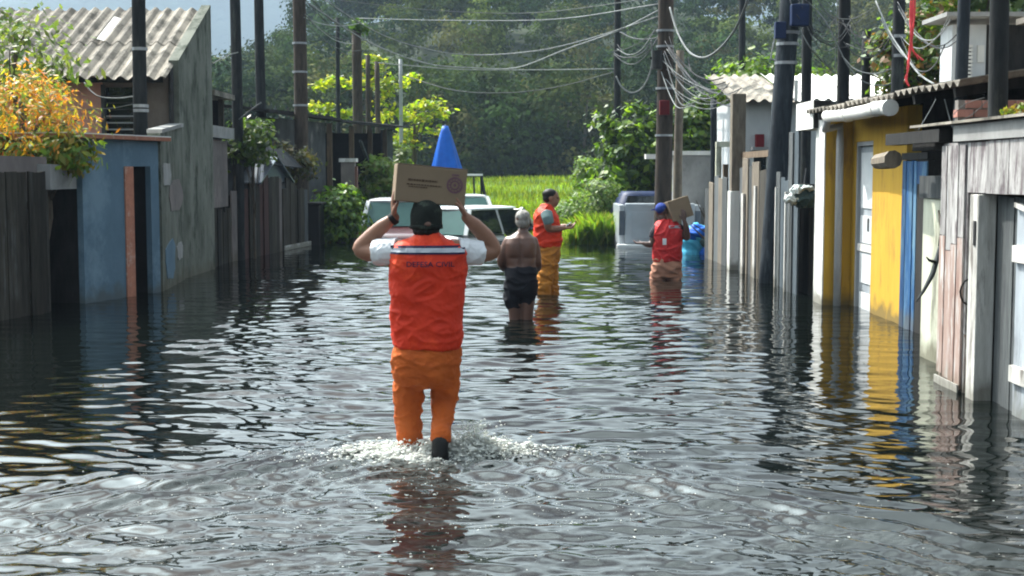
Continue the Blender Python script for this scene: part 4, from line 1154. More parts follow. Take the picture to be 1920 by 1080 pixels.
# thick white gutter pipe and the downpipe
gp = [at(1552, 217, 15.25), at(1590, 215, 14.4), at(1625, 209, 13.5), at(1645, 203, 13.05), at(1668, 202, 12.5)]
gt = obj('gutter_pipe', MB().tube(gp, .068, n=16), 'pvc_white', t, smooth=True)
for i in (1, 3): obj('gutter_sleeve', MB().tube([gp[i] - (gp[i] - gp[i - 1]) * .06, gp[i] + (gp[i] - gp[i - 1]) * .06], .076, n=16), 'pvc_white', gt, smooth=False)
obj('end_cap', MB().tube([gp[-1] + Vector((0, -.03, 0)), gp[-1] + Vector((0, .05, 0))], .075, n=16), 'pvc_white', gt)
dpx = Xat(1574, 15.55)
obj('downpipe', MB().tube([gp[0] + Vector((0, .0, -.04)), gp[0] + Vector((.02, .2, -.14)), (dpx, 15.55, Zat(236, 15.5)), (dpx, 15.55, Zat(262, 15.5)), (dpx, 15.55, GROUND_Z)], .042, n=12), 'pvc_grey', t, smooth=True)
obj('corner_strip', MB().box((PX, 15.61, GROUND_Z), (PX + .014, 16.05, zy - .02)), 'plaster_bright', t)
bz0, bz1 = Zat(242, 16.2), Zat(190, 16.2)
obj('beam_end', MB().box((Xat(1521, 16.0) , 15.95, bz0), (Xat(1553, 16.0), 16.9, bz1)), 'plaster_bright', t)
obj('beam_shade', MB().box((Xat(1521, 16.0) + .006, 15.938, bz0 + .003), (Xat(1553, 16.0), 15.948, bz1 - .003)), 'timber_shade_black', t)  # black sheet paints the shaded end of the white beam

# ---- grey plank fence with a hanging bag, past the yellow house
t = thing('grey_plank_fence', (3.55, 17.4, GROUND_Z), 'tall blue grey plank fence between the leaning pole and yellow house', 'fence')
def zf(i): return [1.50, 1.44, 1.40, 1.96, 2.02][i]
plank_row(t, (3.52, 18.5), (3.46, 16.85), GROUND_Z, 1.5, 5, 'plank_blue_grey', seed=61, jz=.03, jt=.02, ztop=zf, gap=.02, mats=['plank_blue_grey', 'plank_grey', 'plank_blue_grey'])
obj('white_batten', MB().box((3.40, 17.28, GROUND_Z), (3.43, 17.33, 1.25)), 'plank_white', t)
obj('white_batten', MB().box((3.41, 17.98, GROUND_Z), (3.44, 18.02, 1.3)), 'plank_white', t)
obj('backing', MB().box((3.62, 16.9, GROUND_Z), (3.68, 18.5, 1.35)), 'timber_shade_black', t)
bc = at(1503, 370, 16.7)
t = thing('hanging_bag', bc, 'white and dark green stuffed bag hung on the grey plank fence', 'bag')
g = MB(); g.ell(bc + Vector((.02, 0, 0)), (.15, .13, .125)); g.ell(bc + Vector((.10, 0, -.02)), (.11, .12, .11)); g.ell(bc + Vector((0, 0, .06)), (.09, .09, .08))
organic('dark_bundle', g, 'bag_green', t, .010, 1, None, creases=[(.03, 11, (1, 1, 1)), (.012, 28, (1, 1, 1))])
g = MB(); g.ell(bc + Vector((-.115, -.03, -.02)), (.10, .10, .075)); g.ell(bc + Vector((-.06, -.04, .08)), (.10, .09, .06)); g.ell(bc + Vector((.03, -.06, .11)), (.10, .07, .03))
organic('white_bundle', g, 'bag_white', t, .009, 1, None, creases=[(.03, 12, (1, 1, 1)), (.012, 30, (1, 1, 1))])
obj('cord', MB().tube([bc + Vector((.02, 0, .1)), bc + Vector((.06, .05, .35))], .008, n=6), 'cable_dark', t)

# ---- big leaning pole
t = pole(1441, 0, 0, 18.75, 38, 'pole_blue', 'thick leaning dark blue pole in front of the grey plank fence', xtop=1502, top_z=6.6, bands=(2.95, 3.2, 3.35))
b0 = at(1459, 60, 18.7)
obj('junction_box', MB().box((b0.x - .085, 18.44, b0.z - .11), (b0.x + .06, 18.56, b0.z + .11)), 'blue_box', t, bevel=.01)
obj('junction_box', MB().box((b0.x + .12, 18.42, b0.z + .05), (b0.x + .36, 18.56, b0.z + .34)), 'blue_box', t, bevel=.02)
obj('conduit', MB().tube([b0 + Vector((-.08, -.2, -.1)), b0 + Vector((-.11, -.2, -.25)), b0 + Vector((-.13, -.2, -.36)), b0 + Vector((-.06, -.2, -.40))], .012, n=6), 'cable_pale', t)
obj('white_plate', MB().box((Xat(1487, 18.4), 18.40, Zat(188, 18.4)), (Xat(1494, 18.4), 18.42, Zat(150, 18.4))), 'plaster_bright', t)
pole(1508, -40, 0, 19.3, 19, 'pole_dark', 'dark pole directly behind the thick leaning pole', top_z=6.2)
pole(1579, -40, 0, 19.4, 23, 'pole_dark', 'dark pole rising behind the beam end of the yellow house', top_z=6.6)
pole(1621, 52, 0, 20.5, 18, 'pole_dark', 'shorter dark pole behind the white gutter pipe')
pole(1680, -40, 0, 18.2, 23, 'pole_dark', 'dark pole left of the hanging red ribbon', top_z=6.3, arm=True, bands=(2.5, 3.0, 3.25))
pole(1789, -40, 0, 11.35, 24, 'pole_blue', 'dark pole in front of the white upper wall', top_z=4.4, xtop=1800)
pole(1866, -40, 0, 9.98, 36, 'pole_dark', 'thick dark pole standing at the corner of the dark loft', top_z=4.0)

# ---- posts and boards further on, right
t = thing('patched_board_fence', (3.5, 21.5, GROUND_Z), 'patched fence of grey and white boards with a thick tan post', 'fence')
tp = Xat(1382, 21.3)
obj('tan_post', MB().box((tp - .10, 21.2, Zat(358, 21.3)), (tp + .11, 21.42, Zat(176, 21.3))), 'pole_tan', t, bevel=.01)
obj('white_post', MB().box((tp - .12, 21.18, GROUND_Z), (tp + .12, 21.44, Zat(358, 21.3) - .003)), 'plaster_bright', t, bevel=.01)
plank_row(t, (3.44, 21.15), (3.48, 18.95), GROUND_Z, 1.62, 5, 'plank_grey', seed=71, jz=.12, jt=.03, gap=.03, mats=['plank_grey', 'pole_tan', 'plank_dark'])
obj('white_batten', MB().box((3.40, 20.45, -.2), (3.43, 20.62, 1.18)), 'plank_white', t)
obj('white_batten', MB().box((3.42, 19.55, -.2), (3.45, 19.72, 1.3)), 'plank_white', t)
obj('rail', MB().beam((3.52, 21.2, 1.75), (3.52, 19.0, 1.75), .05, .09), 'timber_brown', t)
plank_row(t, (3.40, 24.4), (3.44, 21.5), GROUND_Z, 1.30, 6, 'plank_grey', seed=73, jz=.15, jt=.02, gap=.05, mats=['plank_grey', 'pole_tan', 'plank_dark', 'plank_grey', 'plaster_cream'])
t = thing('door_jamb', (3.45, 24.2, GROUND_Z), 'tall cream door jamb at the far end of the patched fence', 'post')
obj('jamb', MB().box((Xat(1341, 24.2), 24.1, GROUND_Z), (Xat(1351, 24.2), 24.2, Zat(276, 24.2))), 'plaster_cream', t)
obj('jamb', MB().box((Xat(1355, 23.4), 23.3, GROUND_Z), (Xat(1364, 23.4), 23.4, Zat(308, 23.4))), 'timber_brown', t)
obj('head', MB().box((Xat(1341, 24.2), 24.08, Zat(276, 24.2) + .002), (Xat(1372, 24.2), 24.22, Zat(268, 24.2) + .02)), 'plaster_cream', t)

# ---- white house with the bright roof
t = thing('white_house', (5.2, 25.5, GROUND_Z), 'pale house with bright sunlit corrugated roof behind the leaning pole', 'house')
wy = 24.5
wxa = Xat(1390, wy); zw = Zat(186, wy)
obj('front_wall', MB().box((wxa, wy, GROUND_Z), (9.5, wy + .15, zw)), 'plaster_white', t)
obj('side_wall', MB().box((wxa - .001, wy + .152, GROUND_Z), (wxa + .15, wy + 3.2, zw)), 'plaster_white', t)
zrg = Zat(139, wy + 2.9)
ru = Vector((0, 3.3, zrg - zw + .02)); RLn = ru.length; ru.normalize()
x = Xat(1366, wy - .3); k = 0
while x < 9.3:
    obj('roof_sheet', corrugated((x, wy - .35, zw - .04 + .012 * (k % 2)), (1, 0, 0), ru, 1.13, RLn, .20, .030), 'fibre_cement_new' if k else 'fibre_cement', t)
    x += 1.1; k += 1
sh = obj('wall_shelf', MB().box((Xat(1408, wy - .1), wy - .2, Zat(282, wy)), (Xat(1446, wy - .1), wy - .002, Zat(276, wy))), 'concrete', t)
obj('small_crate', MB().box((Xat(1416, wy - .1), wy - .16, Zat(276, wy) + .003), (Xat(1431, wy - .1), wy - .02, Zat(252, wy))), 'red_box', sh)
obj('window', MB().box((Xat(1412, wy), wy - .02, Zat(330, wy)), (Xat(1436, wy), wy - .002, Zat(290, wy))), 'glass_black', t)
o = MB(); o.box((Xat(1409, wy), wy - .04, Zat(330, wy)), (Xat(1412, wy), wy - .002, Zat(287, wy))); o.box((Xat(1436, wy), wy - .04, Zat(330, wy)), (Xat(1439, wy), wy - .002, Zat(287, wy))); o.box((Xat(1412, wy), wy - .04, Zat(290, wy)), (Xat(1436, wy), wy - .002, Zat(287, wy)))
obj('window_frame', o, 'plaster_bright', t)

# ---- concrete garden wall far right
t = thing('concrete_wall', (3.6, 28.2, GROUND_Z), 'plain grey concrete wall with white coping behind the twin poles', 'wall')
cx0, cx1, cyy = Xat(1262, 28.2), Xat(1352, 28.2), 28.2
obj('panel', MB().box((cx0, cyy, GROUND_Z), (cx1, cyy + .15, Zat(291, cyy))), 'concrete', t)
obj('coping', MB().box((cx0 - .06, cyy - .06, Zat(291, cyy) + .002), (cx1 + .02, cyy + .2, Zat(283, cyy))), 'plaster_bright', t)
obj('coping', MB().box((Xat(1210, cyy), cyy - .1, Zat(298, cyy)), (Xat(1238, cyy), cyy + .2, Zat(289, cyy))), 'plaster_bright', t)
pole(1337, 178, 0, 24.9, 13, 'pole_blue', 'thin dark pole by the cream door jamb')

# ---- twin poles with the red box
t = pole(1243, -40, 0, 27.0, 30, 'pole_brown', 'thick brown pole carrying a small red box and cable bundle', top_z=6.4, arm=True, xtop=1246, bands=(2.2, 3.1, 3.9, 4.2))
b0 = at(1246, 202, 26.8)
obj('red_box', MB().box((b0.x - .1, 26.72, b0.z - .14), (b0.x + .09, 26.83, b0.z + .14)), 'red_box', t, bevel=.015)
obj('transformer', MB().tube([at(1232, 130, 26.75), at(1232, 95, 26.75)], .10, n=12), 'metal_dark', t)
obj('bracket', MB().beam(at(1218, 110, 26.8), at(1262, 100, 26.8), .05, .05), 'metal_dark', t)
pole(1272, 90, 0, 27.4, 16, 'pole_tan', 'thin tan pole just right of the pole with the red box')
pole(1157, -40, 0, 40.0, 13, 'pole_dark', 'distant dark pole above the round green tree', top_z=7.2, arm=False)
pole(1388, -40, 0, 33.0, 13, 'pole_dark', 'distant thin pole behind the roof of the pale house', top_z=6.4)

# ---- white upper wall behind the yellow house
t = thing('white_upper_storey', (4.9, 15.2, GROUND_Z), 'white upper storey with louvred window above the yellow house roof', 'house')
uy = 15.2
ux0, ux1 = Xat(1779, uy), Xat(1842, uy)
obj('wall', MB().box((ux0, uy, GROUND_Z), (ux1, uy + .15, Zat(46, uy))), 'plaster_white', t)
obj('side_wall', MB().box((ux0 + .002, uy + .152, GROUND_Z), (ux0 + .15, uy + .42, Zat(46, uy))), 'plaster_white', t)
obj('dark_wall', MB().box((ux1 + .002, uy + .01, GROUND_Z), (ux1 + 1.6, uy + .16, Zat(46, uy))), 'timber_shade_black', t)
lw = obj('louvre_window', MB().box((Xat(1800, uy), uy - .012, Zat(176, uy)), (Xat(1814, uy), uy - .002, Zat(90, uy))), 'glass_black', t)
for k in range(13):
    z = Zat(175, uy) + k * .041
    obj('slat', MB().box((Xat(1799, uy), uy - .05, z), (Xat(1815, uy), uy - .014, z + .026)), 'plaster_bright', lw)
obj('panel', MB().box((Xat(1826, uy), uy - .02, Zat(117, uy)), (Xat(1838, uy), uy - .002, Zat(85, uy))), 'plaster_bright', t)
obj('roof_edge', MB().box((Xat(1752, uy), uy - .3, Zat(36, uy)), (ux1 + 1.8, uy + .6, Zat(28, uy))), 'concrete', t)
obj('sill', MB().box((Xat(1795, uy), uy - .09, Zat(186, uy)), (Xat(1852, uy), uy - .002, Zat(179, uy))), 'concrete', t)

# ================================================================== PLANTS
def plant(name, label, cat, cen, rad, K, n_, spread, lsize, cols, aspect, material='leaf', seed=1, trunk=None, bark='bark', w=None, var=.22, bias=(0, 0, .6), group=None, shell=.45, limbs=8, droop=0.3, r0=.08):
    base = trunk[0] if trunk else Vector((cen[0], cen[1], GROUND_Z))
    t = thing(name, base, label, cat, group)
    p, cc = clumps(cen, rad, K, n_, spread, seed, shell)
    p = p[p[:, 2] > 0.02]
    r = np.random.default_rng(seed)
    out_ = (p - np.array(cen)) / np.array(rad) * .9
    obj('crown', card_mesh('crown', p, r.uniform(lsize * .6, lsize * 1.3, len(p)), tints(len(p), cols, w, var, seed), aspect, bias, droop, outward=out_), material, t)
    mb = MB()
    top = trunk[1] if trunk else Vector((cen[0], cen[1], cen[2] + rad[2] * .3))
    branchy(mb, base, top, [c for c in cc[:limbs]], r0, r0 * .35, seed)
    obj('trunk', mb, bark, t, smooth=True)
    return t

# orange and green shrub, left edge
c = at(40, 225, 15.6)
plant('orange_shrub', 'orange and yellow leaved shrub hanging over the board fence at far left', 'shrub', (c.x, 15.6, c.z), (.78, .6, .52), 40, 105, .15, .085,
      [(.52, .19, .02), (.58, .30, .03), (.36, .32, .04), (.14, .22, .04), (.45, .13, .02)], 3.4, seed=3, w=[.20, .24, .25, .23, .08], trunk=(Vector((c.x - .1, 15.7, GROUND_Z)), Vector((c.x, 15.6, c.z + .2))), droop=.9)
c = at(30, 120, 17.4)
plant('feathery_tree', 'thin feathery green tree in front of the corrugated roof at far left', 'tree', (c.x, 17.4, c.z), (.75, .6, .75), 26, 46, .17, .13,
      [(.12, .17, .04), (.20, .24, .06), (.09, .14, .035)], 2.4, seed=8, trunk=(Vector((c.x - .2, 17.5, GROUND_Z)), Vector((c.x, 17.4, c.z + .4))), droop=.5)
c = at(90, 285, 15.35)
plant('green_shrub', 'green leafy shrub between the orange shrub and the blue doorway', 'shrub', (c.x, 15.45, c.z), (.42, .35, .22), 20, 60, .10, .13,
      [(.12, .20, .03), (.22, .28, .04), (.34, .26, .04)], 2.4, seed=11, trunk=(Vector((c.x - .25, 15.6, GROUND_Z)), Vector((c.x, 15.5, c.z))), droop=.6)
c = at(475, 262, 23.9)
plant('creeper_bush', 'dark green creeper climbing over the plank shack and dusty outbuilding', 'creeper', (c.x, 23.9, c.z), (.38, .5, .42), 22, 60, .12, .12, [(.05, .09, .02), (.035, .065, .02), (.09, .13, .03)], 1.8, seed=31, r0=.03)
c = at(550, 300, 28.2)
plant('creeper_bush', 'dry olive creeper at the foot of the thick brown pole', 'creeper', (c.x, 28.2, c.z), (.35, .4, .35), 14, 50, .12, .12, [(.09, .09, .03), (.06, .07, .025), (.14, .11, .05)], 1.8, seed=32, r0=.03)
# tropical almond with tiers of bright leaves
def almond(name, label, xc, Y, tiers, seed, group=None, base_x=None):
    base = Vector((Xat(base_x or xc, Y), Y, GROUND_Z))
    t = thing(name, base, label, 'tree', group)
    r = np.random.default_rng(seed)
    P, ends = [], []
    for (x, y, wpx, hpx) in tiers:
        c = at(x, y, Y); rw = wpx * Y / F_PX; rh = hpx * Y / F_PX
        K = max(6, int(wpx / 5))
        cc = np.array(c) + np.stack([r.uniform(-rw, rw, K), r.uniform(-rw * .7, rw * .7, K), r.uniform(-rh, rh, K)], -1)
        ends.append(c)
        for q in cc: P.append(q + r.normal(size=(30, 3)) * np.array([.16, .16, .075]))
    P = np.concatenate(P)
    obj('crown', card_mesh('crown', P, r.uniform(.12, .26, len(P)), tints(len(P), [(.20, .30, .02), (.28, .36, .025), (.12, .22, .02), (.34, .36, .05)], None, .2, seed), 1.7, (0, 0, 1.6)), 'leaf_bright', t)
    mb = MB(); zt = max(e.z for e in ends)
    branchy(mb, base, Vector((base.x + .1, Y, zt)), ends, .10, .04, seed)
    obj('trunk', mb, 'bark', t, smooth=True)
almond('almond_tree', 'tropical almond with bright yellow green tiers behind the dark shed', 690, 46.5, [(622, 158, 26, 12), (660, 150, 30, 12), (735, 152, 40, 10), (605, 203, 22, 8), (650, 212, 20, 6), (700, 175, 30, 18), (700, 120, 14, 10), (745, 215, 30, 8)], 3)
almond('almond_tree', 'smaller bright almond tree left of the blue parasol', 790, 48.0, [(800, 200, 30, 9), (775, 215, 26, 9), (790, 248, 34, 8), (765, 265, 22, 10), (810, 208, 22, 8)], 5, base_x=772)
# bushes by the parked cars
c = at(632, 395, 29.4)
plant('leafy_bush', 'lush light green bush beside the car with white roof', 'bush', (c.x, 29.4, .62), (.46, .5, .62), 40, 70, .12, .15, [(.12, .22, .03), (.19, .30, .04), (.07, .14, .025)], 1.8, seed=15, r0=.04)
c = at(705, 330, 36.5)
plant('leafy_bush', 'green bush behind the white roofed car, right of the gate post', 'bush', (c.x, 36.5, 1.25), (.55, .6, .65), 30, 70, .14, .17, [(.12, .21, .03), (.17, .26, .04), (.22, .26, .07)], 1.8, seed=16, r0=.05)
c = at(745, 300, 41.5)
plant('leafy_bush', 'pale green bush at the end of the dark shed', 'bush', (c.x, 41.5, 1.6), (.5, .6, .8), 24, 60, .15, .17, [(.10, .16, .03), (.15, .20, .05)], 1.8, seed=17, r0=.05)
# round green tree on the right
c = at(1182, 290, 32)
plant('garden_tree', 'dense dark green tree with bright sunlit top behind the grey pickup', 'tree', (Xat(1185, 32), 32, 1.75), (.82, .85, 1.22), 62, 95, .15, .20, [(.05, .10, .02), (.10, .18, .022), (.19, .29, .03), (.035, .07, .018)], 1.7, seed=23, bark='bark_pale', trunk=(Vector((Xat(1137, 32), 32, GROUND_Z)), Vector((Xat(1175, 32), 32, 2.3))), limbs=14, r0=.07)
plant('garden_tree', 'dark green tree between the twin poles and the concrete wall', 'tree', (Xat(1300, 33), 33, 2.3), (.8, .7, .95), 40, 80, .16, .19, [(.05, .10, .022), (.09, .16, .025), (.14, .21, .03)], 1.7, seed=24, limbs=10, r0=.06)
plant('garden_tree', 'low green tree top showing over the bright corrugated roof', 'tree', (Xat(1430, 33), 33, 3.55), (1.5, .9, .55), 36, 70, .18, .2, [(.10, .18, .025), (.15, .23, .03)], 1.7, seed=26, limbs=8, r0=.07)
plant('garden_tree', 'green and rusty leaved tree behind the hanging red ribbon', 'tree', (Xat(1728, 20), 20, 3.15), (.62, .7, 1.15), 46, 90, .14, .13, [(.06, .12, .022), (.10, .17, .025), (.20, .12, .04), (.14, .20, .03)], 1.9, seed=27, limbs=10, r0=.06)
plant('garden_tree', 'dark tree crown behind the dark loft at upper right', 'tree', (Xat(1830, 22), 22, 4.6), (1.4, .9, .8), 36, 70, .2, .17, [(.04, .08, .02), (.07, .12, .025)], 1.8, seed=28, limbs=8, r0=.07)
# weeds at the water's edge
for k, (x, y_, Y_, rx_, rz_, cl, lb) in enumerate([
        (1085, 395, 31.0, .42, .50, [(.15, .24, .06), (.20, .29, .09), (.10, .18, .04)], 'pale leafy weed clump right of the man in profile'),
        (1128, 375, 30.2, .38, .62, [(.14, .22, .07), (.22, .28, .11), (.09, .16, .05)], 'tall pale weed clump left of the grey pickup'),
        (1110, 330, 34.0, .45, .55, [(.13, .22, .03), (.19, .27, .05), (.08, .15, .03)], 'yellow green bush behind the pale weed clumps'),
        (1048, 405, 33.0, .45, .30, [(.14, .23, .03), (.18, .26, .05)], 'low weed clump behind the man in profile')]):
    c = at(x, y_, Y_)
    plant('weed_clump', lb, 'weeds', (c.x, Y_, max(c.z, .25)), (rx_, .45, rz_), 34, 70, .11, .11, cl, 2.6, 'leaf', seed=40 + k, r0=.02, group='weeds at the water edge')
# reeds
N = 7000
rx = np.concatenate([RNG.normal(Xat(1115, 30), .50, N), RNG.uniform(Xat(1000, 33), Xat(1180, 33), N // 2), RNG.uniform(Xat(880, 34), Xat(1010, 34), N // 5)])
ry = np.concatenate([RNG.uniform(28.6, 32.0, N), RNG.uniform(31.5, 35, N // 2), RNG.uniform(33, 35, N // 5)])
rh = np.concatenate([RNG.uniform(.1, .55, N) * np.exp(-((rx[:N] - Xat(1125, 30)) / .75) ** 2) + .2, RNG.uniform(.08, .28, N // 2), RNG.uniform(.2, .45, N // 5)])
o = obj('reeds', blades('reeds', rx, ry, np.full(len(rx), -.05), rh + .05, RNG.uniform(.003, .007, len(rx)), tints(len(rx), [(.14, .25, .035), (.19, .29, .05), (.10, .19, .03), (.24, .28, .09)]), .5), 'blade')
tag(o, 'tall bright green reeds standing in the water by the grey pickup', 'reeds', kind='stuff')
# ================================================================== VEHICLES
def car(name, label, cat, X, Y, base_z, yaw, W, Ln, H, belt, mats, cab=(-.48, .22), roof=(-.34, .10), glass=('glass_teal', 'glass_black'), bed=False):
    """yaw 0: front towards the camera (-Y). cab/roof: spans along the length as fractions, front positive"""
    M = Matrix.Translation((X, Y, base_z)) @ Matrix.Rotation(yaw, 4, 'Z')
    t = thing(name, (X, Y, base_z), label, cat)
    body, top, lower = mats
    def P(l, w, z): return M @ Vector((w, -l, z))
    h = Ln / 2; hw = W / 2
    # lower body: rounded sections
    secs = [(-h, .80, .34, belt * .86), (-h + .06, .93, .26, belt * .97), (-h * .6, 1.0, .22, belt), (0, 1.0, .22, belt), (cab[1] * Ln * .95, 1.0, .22, belt * .985),
            (h * .72, .98, .22, belt * .88), (h - .10, .92, .25, belt * .80), (h, .78, .32, belt * .62)]
    mb = MB(); nring = 14
    for (l, wf, z0, z1) in secs:
        for j in range(nring):
            a = 2 * PI * j / nring; c, s = math.cos(a), math.sin(a); e = 2 / 4.5
            mb.v.append(tuple(P(l, hw * wf * math.copysign(abs(c) ** e, c), (z0 + z1) / 2 + (z1 - z0) / 2 * math.copysign(abs(s) ** e, s))))
    for i in range(len(secs) - 1):
        for j in range(nring):
            mb.f.append((i * nring + j, i * nring + (j + 1) % nring, (i + 1) * nring + (j + 1) % nring, (i + 1) * nring + j))
    mb.f.append(tuple(range(nring))); mb.f.append(tuple((len(secs) - 1) * nring + j for j in range(nring)))
    bo = obj('body', mb, body, t, smooth=True)
    # cabin
    c0, c1, r0, r1 = cab[0] * Ln, cab[1] * Ln, roof[0] * Ln, roof[1] * Ln
    wb, wt = hw * .95, hw * .78
    zb, zr = belt - .02, H
    B_ = [P(c0, -wb, zb), P(c0, wb, zb), P(c1, wb, zb), P(c1, -wb, zb)]
    T_ = [P(r0, -wt, zr - .05), P(r0, wt, zr - .05), P(r1, wt, zr - .05), P(r1, -wt, zr - .05)]
    for a, b2 in zip(B_, T_): obj('pillar', MB().beam(a, b2, .085, .075), top, t)
    for s in (-1, 1):
        obj('pillar', MB().beam(P((c0 + c1) / 2, s * wb, zb), P((r0 + r1) / 2, s * wt, zr - .05), .07, .05), top, t)
    rm = MB(); rows = []
    for (f, dz) in ((1.04, -.06), (1.03, -.02), (.93, .0), (.7, .02)):
        k = len(rm.v)
        mid = (r0 + r1) / 2; hl = (r1 - r0) / 2
        for j in range(20):
            a = 2 * PI * j / 20; c, s = math.cos(a), math.sin(a); e = 2 / 5
            rm.v.append(tuple(P(mid + hl * f * math.copysign(abs(c) ** e, c), wt * f * math.copysign(abs(s) ** e, s), zr + dz)))
        if k: rm.f += [(k - 20 + j, k - 20 + (j + 1) % 20, k + (j + 1) % 20, k + j) for j in range(20)]
    rm.f.append(tuple(range(20))); rm.f.append(tuple(range(len(rm.v) - 20, len(rm.v))))
    obj('roof', rm, top, t, smooth=True)
    def pane(nm, a, b2, c, d, m_, ins=.93):
        q = [Vector(v) for v in (a, b2, c, d)]; ce = sum(q, Vector()) / 4
        q = [ce + (v - ce) * ins for v in q]
        n_ = (q[1] - q[0]).cross(q[3] - q[0]).normalized() * .008
        obj(nm, MB().prism(q, -n_, n_), m_, t)
    pane('windscreen', B_[3], B_[2], T_[2], T_[3], glass[0])
    pane('rear_window', B_[0], B_[1], T_[1], T_[0], glass[0])
    for s, (i, j) in ((1, (1, 2)), (-1, (0, 3))):
        mbp = (B_[i] + B_[j]) / 2; mt_ = (T_[i] + T_[j]) / 2
        pane('side_window', B_[i], mbp, mt_, T_[i], glass[1]); pane('side_window', mbp, B_[j], T_[j], mt_, glass[1])
    for s in (-1, 1):
        obj('headlight', MB().ell(P(h - .05, s * hw * .66, belt * .64), (.15, .07, .08)), 'lamp_clear', t, smooth=True)
        obj('tail_light', MB().mbox(Matrix.Translation(P(-h + .0, s * hw * .74, belt * .78)) @ Matrix.Rotation(yaw, 4, 'Z'), .06, .04, .13), 'lamp_red', t)
        obj('mirror', MB().ell(P(c1 - .12, s * (hw + .09), belt + .06), (.09, .06, .065)), lower, t, smooth=True)
        for l in (-h * .62, h * .62):
            ty = obj('wheel', MB().tube([P(l, s * (hw - .17), .30), P(l, s * (hw + .005), .30)], .30, n=20), 'rubber', t, smooth=False)
            obj('rim', MB().tube([P(l, s * (hw - .02), .30), P(l, s * (hw + .012), .30)], .19, n=14), 'metal_grey', ty)
    obj('bumper', MB().beam(P(h - .02, -hw * .8, .38), P(h - .02, hw * .8, .38), .10, .14), lower, t, bevel=.02)
    obj('bumper', MB().beam(P(-h + .0, -hw * .85, .42), P(-h + .0, hw * .85, .42), .10, .14), lower, t, bevel=.02)
    return t, P

car('parked_car', 'white roofed car with dark red bonnet facing the camera, beside the bush', 'car', Xat(744, 31), 31.2, -.55, .06, 1.62, 3.7, 1.44, .86, ('car_red', 'car_white', 'car_black'))
car('parked_car', 'white car with black side windows behind the white haired man', 'car', Xat(915, 31.5), 31.8, -.80, PI - .62, 1.74, 4.2, 1.52, .94, ('car_white', 'car_white', 'car_black'), cab=(-.46, .20), roof=(-.38, .08), glass=('glass_teal', 'glass_black'))
# pickup with the black roll bar
t, P = car('roll_bar_pickup', 'slate pickup with black roll bar rack behind the carried carton', 'pickup', Xat(862, 36), 36.3, -.62, .12, 1.66, 4.3, 1.52, .98, ('car_slate', 'car_white', 'car_black'), cab=(-.12, .24), roof=(-.06, .12))
rb = MB()
for s in (-1, 1):
    rb.beam(P(-.55, s * .80, .95), P(-.75, s * .62, 2.02), .06, .06); rb.beam(P(-.75, s * .62, 2.02), P(-1.6, s * .72, 1.1), .05, .05); rb.beam(P(-.60, s * .45, 1.0), P(-.74, s * .42, 2.0), .05, .05)
obj('roll_bar', rb, 'car_black', t)
obj('rack_top', MB().beam(P(-.75, -.66, 2.04), P(-.75, .66, 2.04), .10, .05), 'car_white', t)
# grey pickup, tail towards the camera
gX, gY = Xat(1232, 28.0), 27.4
t = thing('grey_pickup', (gX, gY, -.55), 'pale grey pickup with its tailgate to the camera by the reeds', 'pickup')
gz = -.55
obj('bed_side', MB().box((gX - .80, gY, gz + .42), (gX - .70, gY + 1.7, gz + 1.40)), 'car_grey', t, bevel=.02)
obj('bed_side', MB().box((gX + .70, gY, gz + .42), (gX + .80, gY + 1.7, gz + 1.40)), 'car_grey', t, bevel=.02)
tg = obj('tailgate', MB().box((gX - .695, gY - .02, gz + .62), (gX + .695, gY + .06, gz + 1.43)), 'car_grey', t, bevel=.03)
obj('tailgate_panel', MB().box((gX - .55, gY - .03, gz + .74), (gX + .55, gY - .022, gz + 1.26)), 'car_grey', tg, bevel=.006)
obj('tailgate_handle', MB().box((gX - .09, gY - .05, gz + 1.12), (gX + .09, gY - .032, gz + 1.18)), 'car_black', tg)
for s in (-1, 1): obj('tail_light', MB().box((gX + s * .75 - .055, gY - .03, gz + .80), (gX + s * .75 + .055, gY - .003, gz + 1.28)), 'car_slate', t)
obj('bumper', MB().box((gX - .86, gY - .20, gz + .46), (gX + .86, gY - .05, gz + .63)), 'car_white', t, bevel=.03)
obj('bed_floor', MB().box((gX - .69, gY + .07, gz + .42), (gX + .69, gY + 1.7, gz + .60)), 'car_grey', t)
cb = MB().stack([(gz + .45, gX, gY + 2.5, .80, .75), (gz + 1.2, gX, gY + 2.5, .80, .75), (gz + 1.28, gX, gY + 2.5, .76, .70), (gz + 1.56, gX, gY + 2.5, .62, .52), (gz + 1.63, gX, gY + 2.5, .56, .46)], power=5)
obj('cab', cb, 'blue_box', t, smooth=True)
obj('rear_window', MB().prism([(gX - .56, gY + 1.80, gz + 1.30), (gX + .56, gY + 1.80, gz + 1.30), (gX + .48, gY + 1.95, gz + 1.54), (gX - .48, gY + 1.95, gz + 1.54)], (0, -.03, 0), (0, .0, 0)), 'glass_black', t)
for s in (-1, 1):
    obj('wheel', MB().tube([(gX + s * .62, gY + .8, gz + .32), (gX + s * .80, gY + .8, gz + .32)], .32, n=18), 'rubber', t)
    obj('wheel', MB().tube([(gX + s * .62, gY + 3.2, gz + .32), (gX + s * .80, gY + 3.2, gz + .32)], .32, n=18), 'rubber', t)
obj('bonnet', MB().box((gX - .76, gY + 3.1, gz + .42), (gX + .76, gY + 4.3, gz + 1.08)), 'car_grey', t, bevel=.08)

